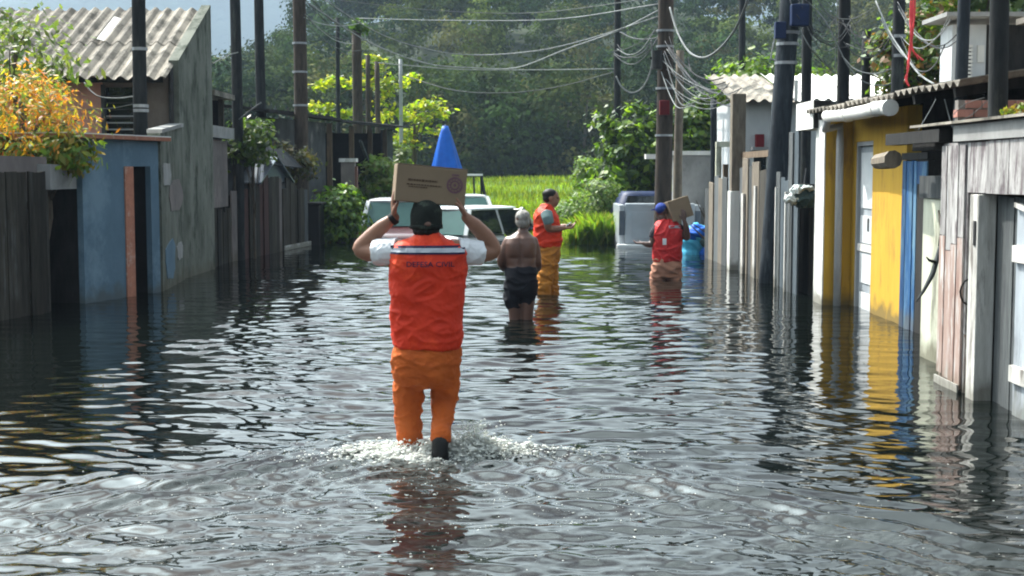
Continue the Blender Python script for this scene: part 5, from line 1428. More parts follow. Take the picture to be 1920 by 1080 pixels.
# ---- blue folded parasol
pc = at(835, 315, 37.5)
t = thing('blue_parasol', (pc.x, 37.5, GROUND_Z), 'folded bright blue parasol above the carried carton', 'parasol')
zt, zb = Zat(236, 37.5), Zat(322, 37.5)
cm = MB(); ns = 32
rows = 9
for i in range(rows):
    k = i / (rows - 1)
    z = zt - (zt - zb) * k
    for j in range(ns):
        a = 2 * PI * j / ns
        r = (.075 + .33 * k ** .85) * (1 + .10 * k * math.cos(8 * a))
        cm.v.append((pc.x + r * math.cos(a) + .04 * k, 37.5 + r * math.sin(a), z + (.02 * math.cos(8 * a) if i == rows - 1 else 0)))
for i in range(rows - 1):
    for j in range(ns): cm.f.append((i * ns + j, i * ns + (j + 1) % ns, (i + 1) * ns + (j + 1) % ns, (i + 1) * ns + j))
cm.f.append(tuple(range(ns)))
obj('canopy', cm, 'tarp_blue', t, smooth=True)
obj('pole', MB().tube([(pc.x, 37.5, GROUND_Z), (pc.x, 37.5, zt + .05)], .022, n=8), 'metal_grey', t)

# ---- blue tarpaulin heap and scrap by the right bank
hc = at(1315, 440, 25.3)
t = thing('tarpaulin_heap', (hc.x, 25.3, GROUND_Z), 'crumpled cyan and blue tarpaulin heap right of the man in crimson vest', 'tarpaulin')
g = MB()
g.ell((hc.x - .10, 25.3, .22), (.30, .25, .34)); g.ell((hc.x + .14, 25.35, .10), (.24, .25, .22)); g.ell((hc.x - .18, 25.25, -.02), (.22, .2, .2))
organic('cyan_sheet', g, 'tarp_cyan', t, .02, 1, [(.05, 22, (.5, .3, 1)), (.03, 40, (1, .4, -.4))])
g = MB(); g.ell((hc.x - .08, 25.2, .38), (.26, .2, .16)); g.ell((hc.x + .12, 25.15, .04), (.2, .16, .14))
organic('blue_sheet', g, 'tarp_blue', t, .02, 1, [(.04, 24, (.2, .3, 1))])
g = MB(); g.ell((hc.x + .10, 25.06, .24), (.16, .1, .13))
organic('dark_sack', g, 'bag_green', t, .02, 2, [(.02, 30, (1, .3, .3))])
t = thing('dead_branches', (Xat(1345, 24.6), 24.6, GROUND_Z), 'tangle of dead dark branches above the blue tarpaulin heap', 'branches')
rr = random.Random(5)
for k in range(11):
    a = at(1340 + rr.uniform(-12, 16), 470, 24.6 + rr.uniform(-.2, .2)); b2 = at(1325 + rr.uniform(-30, 40), 400 + rr.uniform(-28, 30), 24.6 + rr.uniform(-.3, .2))
    m_ = a.lerp(b2, .55) + Vector((rr.uniform(-.12, .12), 0, .06))
    obj('branch', MB().tube([a, m_, b2], [.022, .016, .006], n=5), 'bark', t)

# ================================================================== OVERHEAD WIRES
def catmull(P_, n_=8):
    P_ = [Vector(p) for p in P_]; Q = [P_[0] * 2 - P_[1]] + P_ + [P_[-1] * 2 - P_[-2]]
    out_ = []
    for i in range(1, len(Q) - 2):
        for k in range(n_):
            t = k / n_
            a, b2, c, d = Q[i - 1], Q[i], Q[i + 1], Q[i + 2]
            out_.append(.5 * ((2 * b2) + (c - a) * t + (2 * a - 5 * b2 + 4 * c - d) * t * t + (3 * b2 - a - 3 * c + d) * t ** 3))
    out_.append(P_[-1]); return out_
def wire(label, pts, r_px=1.6, material='cable_pale', name='overhead_wire', group='overhead wires', cat='wire'):
    P_ = [at(*p) for p in pts]
    rad = .62 * r_px * pts[0][2] / F_PX
    o = obj(name, MB().tube(catmull(P_), rad, n=6), material, smooth=True)
    tag(o, label, cat, group)
wire('lowest swooping pale wire crossing the wooded hill', [(575, 4, 29.5), (690, 78, 31), (800, 119, 33), (890, 127, 34), (968, 127, 34), (1060, 93, 31), (1160, 57, 29), (1243, 15, 27)], 2.1)
wire('pale sagging wire next above the lowest one across the hill', [(565, -30, 29.5), (700, 57, 32), (800, 92, 33), (890, 103, 34), (1000, 96, 32), (1100, 74, 30), (1243, 28, 27)], 1.8)
wire('nearly level thin wire crossing in front of the dark forest', [(709, 118, 44), (860, 130, 43), (1000, 131, 42), (1155, 129, 40)], 1.5)
wire('thin dark wire dipping lowest between the almond trees and far pole', [(752, 140, 46), (850, 169, 44), (950, 174, 43), (1050, 162, 42), (1155, 134, 40)], 1.5)
wire('faint high wire crossing near the top of the hill', [(671, 34, 43), (830, 38, 38), (1040, 36, 33), (1243, 6, 27)], 1.2)
wire('topmost faint wire between brown pole and pole with red box', [(565, -8, 29.5), (800, 18, 32), (1000, 24, 31), (1243, -6, 27)], 1.2)
wire('thick cable loop hanging between far pole and red box pole', [(1155, 143, 27.5), (1166, 163, 27.4), (1186, 174, 27.3), (1208, 160, 27.2), (1222, 122, 27.1), (1221, 75, 27)], 2.4, 'cable_pale')
wire('bright thick cable swag left of the leaning pole', [(1256, 14, 26.6), (1270, 60, 26), (1292, 97, 25), (1318, 108, 24), (1345, 95, 23), (1375, 60, 22), (1396, 16, 21), (1405, -14, 20)], 3.0, 'cable_pale')
for k, (a, b2, e, lb) in enumerate([((1244, 100), (1262, 160), (1278, 196), 'innermost'), ((1246, 96), (1272, 152), (1302, 186), 'second'), ((1250, 92), (1284, 140), (1318, 176), 'third'), ((1254, 88), (1294, 132), (1334, 158), 'fourth'), ((1240, 135), (1256, 178), (1272, 202), 'lowest'), ((1290, 108), (1298, 136), (1330, 150), 'outermost')]):
    wire(f'{lb} curved cable of the bundle falling right from the red box pole', [(*a, 26.7), (*b2, 26), (*e, 25.2), (e[0] + 26, e[1] - 4, 24.8)], 1.9 if k % 2 else 1.5, 'cable_pale' if k % 2 == 0 else 'cable_dark')
wire('pale cable running down right of the leaning pole', [(1480, -5, 18.6), (1497, 48, 18.5), (1520, 90, 18.4), (1545, 118, 18.8), (1570, 140, 19.3)], 2.0)
wire('long pale cable sweeping to the white gutter pipe', [(1508, -4, 19), (1545, 36, 18.9), (1568, 80, 18.8), (1592, 126, 18.7), (1622, 154, 18.6), (1660, 160, 18.4), (1682, 148, 18.2)], 2.0)
wire('thin wire looping between the two poles above the gutter', [(1530, -4, 19.2), (1556, 28, 19.2), (1590, 36, 19.2), (1620, 26, 19), (1648, 6, 18.8)], 1.5)
wire('second thin wire loop just below the first above the gutter', [(1540, 20, 19.2), (1570, 40, 19.2), (1600, 45, 19.2), (1640, 18, 18.9)], 1.2)
wire('drooping wire loop crossing the dark pole left of the ribbon', [(1579, 105, 19.2), (1604, 130, 19), (1640, 138, 18.7), (1680, 126, 18.2)], 1.6)
wire('thick grey cable falling right towards the white upper wall', [(1642, 2, 18.2), (1668, 60, 17.6), (1696, 103, 16.8), (1725, 140, 16), (1757, 161, 15.2)], 2.6)
wire('shorter pale cable doubling the thick grey one', [(1652, 34, 18.0), (1670, 72, 17.7), (1690, 100, 17.4), (1700, 108, 17.2)], 2.2)
wire('vertical thin wire beside the dark pole above the gutter', [(1570, -5, 19.1), (1567, 80, 19.1), (1566, 150, 19.1)], 1.2)
wire('thin stay wire crossing under the yellow house roof', [(1722, 244, 11.3), (1745, 205, 11.3), (1755, 186, 11.3)], 1.3)
wire('pale stay wire by the foot of the dark pole', [(1771, 186, 11.2), (1778, 212, 11.2), (1785, 238, 11.2)], 1.8)
wire('thin wire curving over the red brick upstand', [(1786, 216, 10.2), (1810, 195, 10.2), (1846, 183, 10.1)], 1.1)
wire('lower thin wire curving over the red brick upstand', [(1790, 232, 10.2), (1822, 215, 10.2), (1852, 188, 10.1)], 1.0)
wire('pale cable drooping past the window of the corrugated roof house', [(158, 155, 18.8), (172, 172, 18.7), (190, 182, 18.6), (225, 184, 18.5), (256, 180, 18.4)], 1.8)
wire('thin wire from the shrub to the thick left pole', [(90, 204, 18.2), (160, 205, 18.2), (215, 202, 18.3), (256, 194, 18.35)], 1.2)
wire('thin wire second below the drooping cable at left', [(120, 222, 18.2), (190, 221, 18.2), (256, 222, 18.35)], 1.1, 'cable_dark')
wire('short pale wire slanting from the gable to the left pole row', [(398, 120, 21.6), (424, 105, 22.6), (446, 98, 23.5)], 1.5)
wire('pale rod leaning on the dusty outbuilding roof', [(448, 224, 23.0), (470, 207, 23.0), (490, 192, 23.0)], 2.4, name='leaning_rod', group=None, cat='rod')

# tangles of thin service cables on the busiest poles
def tangle(label, n_, x0, y0, x1, y1, Y0, Y1_, sag, seed, mats=('cable_dark', 'cable_dark', 'cable_pale')):
    rr = random.Random(seed)
    t = thing('cable_tangle', at(x0, y0, Y0), label, 'cables', 'tangled service cables')
    for k in range(n_):
        a = (x0 + rr.uniform(-9, 9), y0 + rr.uniform(-45, 45), Y0 + rr.uniform(-.15, .15)); b2 = (x1 + rr.uniform(-22, 22), y1 + rr.uniform(-30, 30), Y1_ + rr.uniform(-.2, .2))
        sg = sag * rr.uniform(.35, 1.25); pts = []
        for i in range(6):
            q = i / 5; pts.append(at(a[0] + (b2[0] - a[0]) * q + rr.uniform(-2, 2), a[1] + (b2[1] - a[1]) * q + sg * 4 * q * (1 - q), a[2] + (b2[2] - a[2]) * q))
        obj('cable', MB().tube(catmull(pts, 6), rr.uniform(.55, 1.1) * Y0 / F_PX, n=5), mats[rr.randrange(len(mats))], t, smooth=True)
tangle('tangle of thin cables between the red box pole and the tan fence post', 9, 1246, 110, 1372, 172, 26.7, 22.5, 40, 3)
tangle('tangle of thin cables between the leaning pole and the gutter', 8, 1498, 30, 1585, 60, 18.5, 19.2, 45, 4)
tangle('loose cables between the two dark poles above the white gutter', 7, 1585, 60, 1676, 60, 19.1, 18.1, 48, 5)
tangle('loose cables between the ribbon pole and the pole before the white upper wall', 5, 1684, 40, 1790, 60, 18.0, 11.3, 50, 6)
tangle('thin cables fanning right from the thick brown pole at left', 6, 568, 20, 672, 70, 29.4, 42.8, 18, 7)
tangle('slack cables between the distant pole and the red box pole', 6, 1157, 60, 1243, 50, 39.5, 27.1, 40, 8)
# hanging red ribbon
t = thing('red_ribbon', at(1706, -30, 12.6), 'torn red ribbon hanging from above the yellow house', 'ribbon')
def ribbon(pts, w):
    P_ = catmull([at(*p, 12.6) for p in pts], 6); mb = MB()
    for i, p in enumerate(P_):
        a = math.sin(i * .55) * .9; d = Vector((math.cos(a), math.sin(a), 0)) * w
        mb.v += [tuple(p - d), tuple(p + d)]
        if i: mb.f.append((2 * i - 2, 2 * i - 1, 2 * i + 1, 2 * i))
    o = obj('strand', mb, 'ribbon_red', t, smooth=True)
    so = o.modifiers.new('s', 'SOLIDIFY'); so.thickness = .004
ribbon([(1713, -40), (1711, 20), (1708, 60), (1706, 95), (1702, 130), (1699, 148), (1704, 162)], .012)
ribbon([(1709, -40), (1707, 25), (1709, 70), (1711, 92), (1720, 104), (1731, 113)], .010)
ribbon([(1716, -40), (1715, 25), (1711, 65), (1710, 88), (1722, 112)], .007)
# ================================================================== PEOPLE
from mathutils.bvhtree import BVHTree
def bvh_of(o):
    me = o.data
    return BVHTree.FromPolygons([v.co.copy() for v in me.vertices], [tuple(p.vertices) for p in me.polygons])

def rows_px(rows, Y, M=None):
    """(y, xleft, xright, depth_radius, depth_shift) in photo pixels -> stack rows at distance Y"""
    out_ = []
    for (y, xl, xr, ry, dy) in rows:
        a, b2 = at(xl, y, Y), at(xr, y, Y)
        out_.append((a.z, (a.x + b2.x) / 2, Y + dy, (b2.x - a.x) / 2, ry))
    return sorted(out_)

def limb(mb, pts, rad, n=14, sub=5):
    P_ = catmull(pts, sub); m_ = len(P_); k = len(pts) - 1
    rr = []
    for i in range(m_):
        t = i / (m_ - 1) * k; j = min(int(t), k - 1); f = t - j
        f = f * f * (3 - 2 * f)
        rr.append(rad[j] * (1 - f) + rad[j + 1] * f)
    mb.tube(P_, rr, n=n, round_end=True)

def hand(mb, wrist, d, nrm, thumb, sc=1.0, curl=(.35, .5, .5), spread=.0):
    """palm, four unequal bent fingers, thumb from the side of the palm"""
    wrist, d, nrm, thumb = Vector(wrist), Vector(d).normalized(), Vector(nrm).normalized(), Vector(thumb).normalized()
    s = thumb
    mb.tube([wrist - d * .015 * sc, wrist + d * .03 * sc, wrist + d * .065 * sc, wrist + d * .09 * sc], [.027 * sc, .037 * sc, .041 * sc, .038 * sc], n=14, flat=.42, up=s, round_end=True)
    for off, ln, bend in ((.030, .068, 1.0), (.010, .078, .9), (-.011, .073, 1.0), (-.031, .057, 1.15)):
        b2 = wrist + d * .086 * sc + s * off * sc
        dd = (d + s * off * spread * 20).normalized(); pts = [b2 - dd * .015 * sc, b2]
        ang = 0
        for q, f in enumerate((.45, .32, .23)):
            ang += curl[q] * bend
            v = dd * math.cos(ang) + nrm * math.sin(ang)
            pts.append(pts[-1] + v * ln * f * sc)
        mb.tube(pts, [.0095 * sc, .0095 * sc, .0088 * sc, .0080 * sc, .0068 * sc], n=9, round_end=True)
    tb = wrist + d * .025 * sc + s * .028 * sc
    v = (d * .62 + s * .70 + nrm * .25).normalized(); v2 = (d * .8 + s * .35 + nrm * .45).normalized()
    mb.tube([tb - v * .01 * sc, tb + v * .022 * sc, tb + v * .045 * sc, tb + v * .045 * sc + v2 * .03 * sc], [.015 * sc, .013 * sc, .011 * sc, .009 * sc], n=9, round_end=True)

def head(mb, c, f, sc=1.0):
    """cranium, jaw, nose, brow and ears; c centre, f facing (unit, level)"""
    c, f = Vector(c), Vector(f).normalized(); s = Vector((f.y, -f.x, 0)); u = Vector((0, 0, 1))
    M = Matrix((s, f, u)).transposed()
    mb.ell(c + u * .03 * sc - f * .008 * sc, (.074 * sc, .094 * sc, .086 * sc), 20, 14, M)
    mb.ell(c - u * .035 * sc + f * .022 * sc, (.060 * sc, .068 * sc, .078 * sc), 18, 12, M)
    mb.ell(c + f * .092 * sc - u * .010 * sc, (.013 * sc, .017 * sc, .026 * sc), 10, 8, M)
    mb.ell(c + f * .078 * sc + u * .026 * sc, (.046 * sc, .014 * sc, .010 * sc), 12, 8, M)
    mb.ell(c + f * .080 * sc - u * .052 * sc, (.024 * sc, .012 * sc, .009 * sc), 12, 8, M)
    for q in (-1, 1):
        mb.ell(c + s * q * .076 * sc - f * .004 * sc - u * .004 * sc, (.010 * sc, .022 * sc, .032 * sc), 10, 8, M)
def eyes(c, f, parent, sc=1.0):
    c, f = Vector(c), Vector(f).normalized(); s = Vector((f.y, -f.x, 0))
    for q in (-1, 1):
        obj('eye', MB().ell(c + f * .079 * sc + s * q * .030 * sc + Vector((0, 0, .006 * sc)), (.011 * sc, .011 * sc, .008 * sc), 10, 8), 'hair_black', parent, smooth=True)

# ------------------------------------------------------------------ front man
Y1 = P1_Y
def q1(x, y, d=0.0):
    return at(x, y, Y1) + Vector((0, d, 0))
t1 = thing('person', (P1_X, Y1, GROUND_Z), 'man in orange red vest wading away with a carton held on his head', 'person', 'people in the flood water')
g = MB()
hc1 = q1(799, 417, .02)
head(g, hc1, (-.12, .99, 0), 1.0)
limb(g, [q1(801, 478), q1(801, 452, -.005), q1(800, 428, .0)], [.075, .06, .055])
g.stack(rows_px([(455, 756, 848, .05, 0), (480, 750, 855, .08, 0), (540, 755, 848, .085, 0), (610, 757, 846, .085, 0), (660, 757, 845, .09, 0), (700, 757, 843, .085, 0)], Y1))
elL, wrL = q1(672, 468, .08), q1(738, 408, .05)
elR, wrR = q1(925, 470, .08), q1(874, 408, .02)
limb(g, [q1(750, 470), q1(722, 474, .03), q1(694, 475, .06), elL, q1(692, 447, .075), q1(712, 428, .06), wrL], [.062, .060, .050, .043, .046, .040, .028])
limb(g, [q1(856, 470), q1(884, 474, .03), q1(906, 476, .06), elR, q1(912, 448, .07), q1(893, 426, .045), wrR], [.062, .060, .050, .043, .046, .040, .028])
hand(g, wrL, (-.03, 0, 1), (1, .1, .1), (0.05, -1, .1), 1.0, (.08, .22, .3))
hand(g, wrR, (-.42, .05, .9), (-.9, .0, .3), (0, -1, .1), 1.0, (.25, .35, .35))
legL = [q1(768, 690), q1(768, 750), q1(770, 800), q1(771, 850), q1(772, 850) + Vector((0, 0, -.22)), q1(772, 850) + Vector((0, 0, -.40))]
legR = [q1(832, 695), q1(830, 728, .05), q1(829, 752, .07), q1(829, 782, -.05), q1(829, 812, -.17)]
limb(g, legL, [.07, .06, .05, .045, .04, .04]); limb(g, legR, [.07, .06, .045, .03, .022])
g.ell(q1(772, 850, .08) + Vector((0, 0, -.41)), (.045, .13, .04))
body1 = organic('body', g, 'skin_tan', t1, .0055, 4)

g = MB()
hip = rows_px([(640, 742, 860, .12, 0), (655, 737, 864, .135, -.005), (675, 734, 866, .145, -.012), (700, 735, 864, .145, -.015), (716, 740, 858, .125, -.005), (728, 752, 846, .08, .0)], Y1)
g.stack(hip, power=2.3)
limb(g, [q1(767, 690), q1(765, 740), q1(766, 785), q1(769, 830), q1(772, 850) + Vector((0, 0, -.02)), q1(772, 850) + Vector((0, 0, -.36))], [.094, .086, .075, .069, .068, .068])
limb(g, [q1(832, 695), q1(833, 725, .05), q1(832, 752, .06), q1(830, 782, -.06), q1(829, 808, -.17)], [.094, .084, .072, .063, .058])
organic('trousers', g, 'trouser_orange', t1, .007, 2, [(.008, 30, (.7, .2, 1))], creases=[(.008, 8, (.7, .6, 1.2)), (.0055, 19, (.6, .6, 1.3)), (.003, 42, (.8, .8, 1.2))])

g = MB()
g.stack(rows_px([(462, 748, 856, .06, 0), (480, 742, 862, .09, 0), (540, 748, 856, .095, 0), (640, 752, 850, .095, 0)], Y1))
for s, xs in ((-1, (748, 724, 702)), (1, (858, 882, 904))):
    g.tube([q1(xs[0], 470), q1(xs[1], 473, .02), q1(xs[2], 474, .045)], [.072, .074, .070], n=16)
limb(g, [q1(801, 470), q1(801, 446)], [.075, .066])
organic('tee_shirt', g, 'tee_white', t1, .007, 1, None, creases=[(.006, 12, (1.2, .8, .7)), (.003, 34, (1, 1, .8))])

g = MB()
vr = rows_px([(653, 741, 860, .140, 0), (646, 735, 866, .146, 0), (625, 731, 869, .148, 0), (595, 731, 869, .142, 0), (555, 731, 871, .140, 0), (520, 729, 875, .142, 0), (495, 728, 878, .145, 0), (474, 728, 879, .130, 0), (463, 730, 877, .115, 0),
              (456, 738, 868, .098, 0), (450, 756, 848, .086, 0), (444, 774, 830, .078, 0), (436, 781, 822, .070, .004), (432, 782, 820, .068, .004)], Y1)
g.stack(vr, n=40, power=2.6)
vest1 = organic('vest', g, 'vest_red', t1, .007, 2, [(.006, 19, (.8, .2, 1))], creases=[(.008, 5, (.9, .5, 1.0)), (.006, 12, (.7, .6, 1.2)), (.003, 30, (.8, 1, 1.2))])
bv = bvh_of(vest1)
def drape(name, vs, fs, bvh, off, material, parent, y_from):
    """lay a flat figure (x, z) onto the side of a garment that faces the camera"""
    out_ = []; last = None
    for (x, z) in vs:
        h = bvh.ray_cast(Vector((x, y_from, z)), Vector((0, 1, 0)))
        y = h[0].y if h[0] is not None else (last if last is not None else y_from + .6)
        last = y
        out_.append((x, y - off, z))
    me = bpy.data.meshes.new(name); me.from_pydata(out_, [], fs); me.update()
    return obj(name, me, material, parent)
def band(name, xl, xr, z0, z1, bvh, off, material, parent, y_from, n_=40, rows=2, tilt=0.0):
    vs = []; fs = []
    for j in range(rows + 1):
        for i in range(n_ + 1):
            x = xl + (xr - xl) * i / n_; vs.append((x, z0 + (z1 - z0) * j / rows + tilt * (i / n_ - .5)))
    for j in range(rows):
        for i in range(n_): a = j * (n_ + 1) + i; fs.append((a, a + 1, a + n_ + 2, a + n_ + 1))
    return drape(name, vs, fs, bvh, off, material, parent, y_from)
xl, xr = q1(734, 470).x, q1(873, 470).x
zq = lambda y: q1(800, y).z
band('navy_stripe', xl, xr, zq(474.5), zq(458.5), bv, .005, 'navy_cloth', vest1, Y1 - 1)
band('reflective_stripe', xl, xr, zq(471.0), zq(463.0), bv, .008, 'reflective', vest1, Y1 - 1)
def text_mesh(body_, width):
    cu = bpy.data.curves.new('lettering', 'FONT'); cu.body = body_; cu.align_x = 'CENTER'; cu.size = 1; cu.offset = .012; cu.resolution_u = 2
    o = bpy.data.objects.new('lettering_raw', cu); COL.objects.link(o)
    dg = bpy.context.evaluated_depsgraph_get()
    me = bpy.data.meshes.new_from_object(o.evaluated_get(dg))
    v = np.array([x.co[:] for x in me.vertices]); f = [tuple(p.vertices) for p in me.polygons]
    bpy.data.objects.remove(o); bpy.data.curves.remove(cu); bpy.data.meshes.remove(me)
    sc = width / (v[:, 0].max() - v[:, 0].min())
    v[:, 0] -= (v[:, 0].max() + v[:, 0].min()) / 2
    return v * sc, f
v, f = text_mesh('DEFESA CIVIL', (854 - 766) / 350.0)
cxy = q1(810, 497)
drape('lettering', [(cxy.x + p[0], cxy.z + p[1] * .9) for p in v], f, bv, .008, 'navy_cloth', vest1, Y1 - 1)

# cap, hair, boot, watch
g = MB()
c = hc1 + Vector((0, .0, .0))
rows = []
zc = hc1.z
for (dz, r, ry) in ((-.030, .083, .100), (.0, .086, .105), (.035, .086, .105), (.07, .082, .098), (.10, .068, .082), (.118, .046, .056), (.125, .02, .025)):
    rows.append((zc + dz, c.x, c.y - .004, r, ry))
g.stack(rows, n=28, power=2.1)
cap = organic('cap', g, 'cap_camo', t1, .007, 2, [(.003, 60, (.4, .3, 1))])
bm_ = MB()
bp_ = []
for j in range(13):
    a = PI * (.12 + .76 * j / 12)
    bp_.append((c.x - .02 + .09 * math.cos(a), c.y + .09 + .085 * math.sin(a), zc - .028 - .02 * math.sin(a)))
bm_.prism(bp_ + [(c.x - .085, c.y + .06, zc - .02), (c.x + .06, c.y + .06, zc - .02)][::1], (0, 0, 0), (0, 0, .008))
obj('brim', bm_, 'cap_camo', cap)
obj('cap_band', MB().tube([(c.x, c.y - .004, zc - .034), (c.x, c.y - .004, zc - .012)], [.088, .0885], n=28, flat=1.2, up=(1, 0, 0)), 'cap_camo', cap, smooth=True)
obj('cap_gap', MB().ell((c.x + .012, c.y - .105, zc - .006), (.020, .006, .013), 12, 8), 'skin_brown', cap, smooth=True)
g = MB(); g.ell(hc1 + Vector((0, -.045, -.045)), (.072, .058, .040)); g.ell(hc1 + Vector((0, -.02, -.03)), (.079, .06, .035))
organic('hair', g, 'hair_black', t1, .007, 1, None, creases=[(.005, 50, (1, 1, .6))])
g = MB()
g.tube([q1(829, 808, -.17), q1(829, 820, -.20)], [.044, .046], n=14, round_end=True)
g.tube([q1(829, 818, -.215), q1(829, 834, -.235), q1(828, 858, -.17), q1(827, 878, -.10)], [.044, .047, .050, .038], n=14, flat=.8, up=(1, 0, 0), round_end=True)
organic('boot', g, 'rubber', t1, .008, 2)
dW = (wrL - q1(712, 428, .06)).normalized()
wp = q1(736, 411, .05)
obj('wrist_watch', MB().tube([wp - dW * .014, wp + dW * .014], .034, n=16), 'rubber', t1, smooth=False)

# carton on his head
Yb = Y1 + .10
bl_, br_ = at(744, 376, Y1 - .03), at(873, 389, Y1 - .03)
cw = (br_ - bl_).length
ctr = (at(742, 308, Y1 - .03) + at(875, 318, Y1 - .03) + bl_ + br_) / 4
Mx = Matrix.Translation(ctr) @ Matrix.Rotation(math.radians(8), 4, 'Z') @ Matrix.Rotation(math.radians(5.2), 4, 'Y') @ Matrix.Translation((0, .145, 0))
hx, hy, hh = cw / 2 + .004, .145, .098
t = thing('carton', ctr, 'brown cardboard carton held on the head of the front man', 'carton')
bx = obj('box_body', MB().mbox(Mx, hx, hy, hh), 'cardboard', t, bevel=.006)
obj('tape', MB().mbox(Mx @ Matrix.Translation((0, 0, hh + .001)), hx, .025, .0012), 'cardboard_tape', t)
obj('top_flap', MB().mbox(Mx @ Matrix.Translation((0, -hy / 2 - .002, hh + .0035)), hx - .002, hy / 2 - .004, .002), 'cardboard', t)
pm = MB(); rr = random.Random(2)
def strip(x0, x1, z, h_):
    x = x0
    while x < x1:
        w = rr.uniform(.006, .016); w = min(w, x1 - x)
        pm.mbox(Mx @ Matrix.Translation((x + w / 2, -hy - .0012, z)), w / 2, .0008, h_ * rr.uniform(.7, 1)); x += w + rr.uniform(.002, .004)
strip(-.125, .03, .022, .006); strip(-.13, .055, -.002, .004); strip(-.12, -.02, -.014, .003)
obj('printed_lines', pm, 'print_ink', bx)
em = MB()
def ring(cx, cz, r0, r1, n_=28, ax=1.0):
    k = len(em.v)
    for j in range(n_):
        a = 2 * PI * j / n_
        for r in (r0, r1): em.v.append(tuple(Mx @ Vector((cx + r * math.cos(a), -hy - .0018, cz + r * ax * math.sin(a)))))
    for j in range(n_): a = k + 2 * j; b2 = k + 2 * ((j + 1) % n_); em.f.append((a, a + 1, b2 + 1, b2))
ring(.125, .012, .034, .044); ring(.125, .012, .018, .026); ring(.125, .012, .0, .008)
for k in range(12):
    a = 2 * PI * k / 12
    em.mbox(Mx @ Matrix.Translation((.125 + .030 * math.cos(a), -hy - .0014, .012 + .030 * math.sin(a))), .003, .0006, .003)
em.mbox(Mx @ Matrix.Translation((.125, -hy - .0014, .066)), .020, .0006, .005)
obj('printed_emblem', em, 'print_violet', bx)

# ------------------------------------------------------------------ shirtless man with white hair
Y2 = 14.05
def q2(x, y, d=0.0): return at(x, y, Y2) + Vector((0, d, 0))
t2 = thing('person', tuple(q2(978, 610)[:2]) + (GROUND_Z,), 'shirtless white haired man in dark shorts wading away', 'person', 'people in the flood water')
g = MB()
h2 = q2(981, 415, .03); f2 = (.35, .93, 0)
head(g, h2, f2, 1.0)
limb(g, [q2(978, 452), q2(980, 436)], [.07, .058])
g.stack(rows_px([(434, 969, 991, .06, .01), (440, 960, 997, .08, .01), (446, 951, 1002, .105, 0), (456, 946, 1006, .12, 0), (475, 945, 1006, .125, .005), (492, 949, 1005, .125, .015), (510, 950, 1006, .135, .015), (530, 950, 1006, .135, 0), (545, 953, 1003, .11, 0)], Y2), power=2.3)
limb(g, [q2(954, 453), q2(945, 472, .0), q2(940, 491, .02), q2(944, 503, .10), q2(952, 508, .20)], [.058, .052, .044, .04, .03])
limb(g, [q2(999, 453, .02), q2(1005, 474, .03), q2(1008, 494, .04), q2(1008, 505, .14), q2(1002, 508, .24)], [.055, .05, .043, .04, .03])
hand(g, q2(952, 508, .20), (.3, .9, -.1), (.9, -.3, 0), (0, 0, 1), .95, (.5, .6, .5))
hand(g, q2(1002, 508, .24), (-.3, .9, -.1), (-.9, -.3, 0), (0, 0, 1), .95, (.5, .6, .5))
limb(g, [q2(962, 530), q2(964, 565), q2(965, 595), q2(966, 612), q2(966, 612, .02) + Vector((0, 0, -.36))], [.07, .068, .058, .055, .04])
limb(g, [q2(992, 530), q2(990, 565), q2(988, 595), q2(987, 612), q2(987, 612) + Vector((0, 0, -.36))], [.07, .068, .062, .057, .04])
def back2(co, no):
    cx = q2(977, 470).x; z0 = q2(977, 470).z
    on = (no[:, 1] < -.2)
    dx = co[:, 0] - cx; dz = co[:, 2] - z0
    out_ = -.016 * np.exp(-(dx / .022) ** 2) * np.exp(-((dz + .06) / .20) ** 2)
    for s in (-1, 1):
        out_ += .013 * np.exp(-((dx - s * .085) / .045) ** 2 - ((dz - .03 - .25 * s * (dx - s * .085)) / .07) ** 2)
        out_ -= .010 * np.exp(-((dx - s * .075) / .05) ** 2 - ((dz + .075) / .02) ** 2)
        out_ -= .007 * np.exp(-((dx - s * .11) / .04) ** 2 - ((dz + .15) / .018) ** 2)
    return out_ * on
organic('body', g, 'skin_brown', t2, .009, 3, None, back2)
g = MB()
g.stack(rows_px([(499, 949, 1007, .142, .01), (512, 947, 1008, .15, .005), (530, 946, 1009, .15, 0), (545, 947, 1008, .14, 0), (556, 950, 1005, .10, 0)], Y2), power=2.3)
limb(g, [q2(962, 535), q2(961, 560), q2(962, 571)], [.10, .092, .080]); limb(g, [q2(992, 535), q2(991, 555), q2(990, 562)], [.10, .09, .078])
organic('shorts', g, 'shorts_dark', t2, .011, 2, None, creases=[(.014, 10, (.6, .6, 1.2))])
g = MB(); g.ell(h2 + Vector((-.004, -.016, .044)), (.078, .093, .074)); g.ell(h2 + Vector((-.004, -.040, -.006)), (.074, .062, .070))
organic('hair', g, 'hair_white', t2, .007, 1, None, creases=[(.004, 46, (1, 1, .7))])

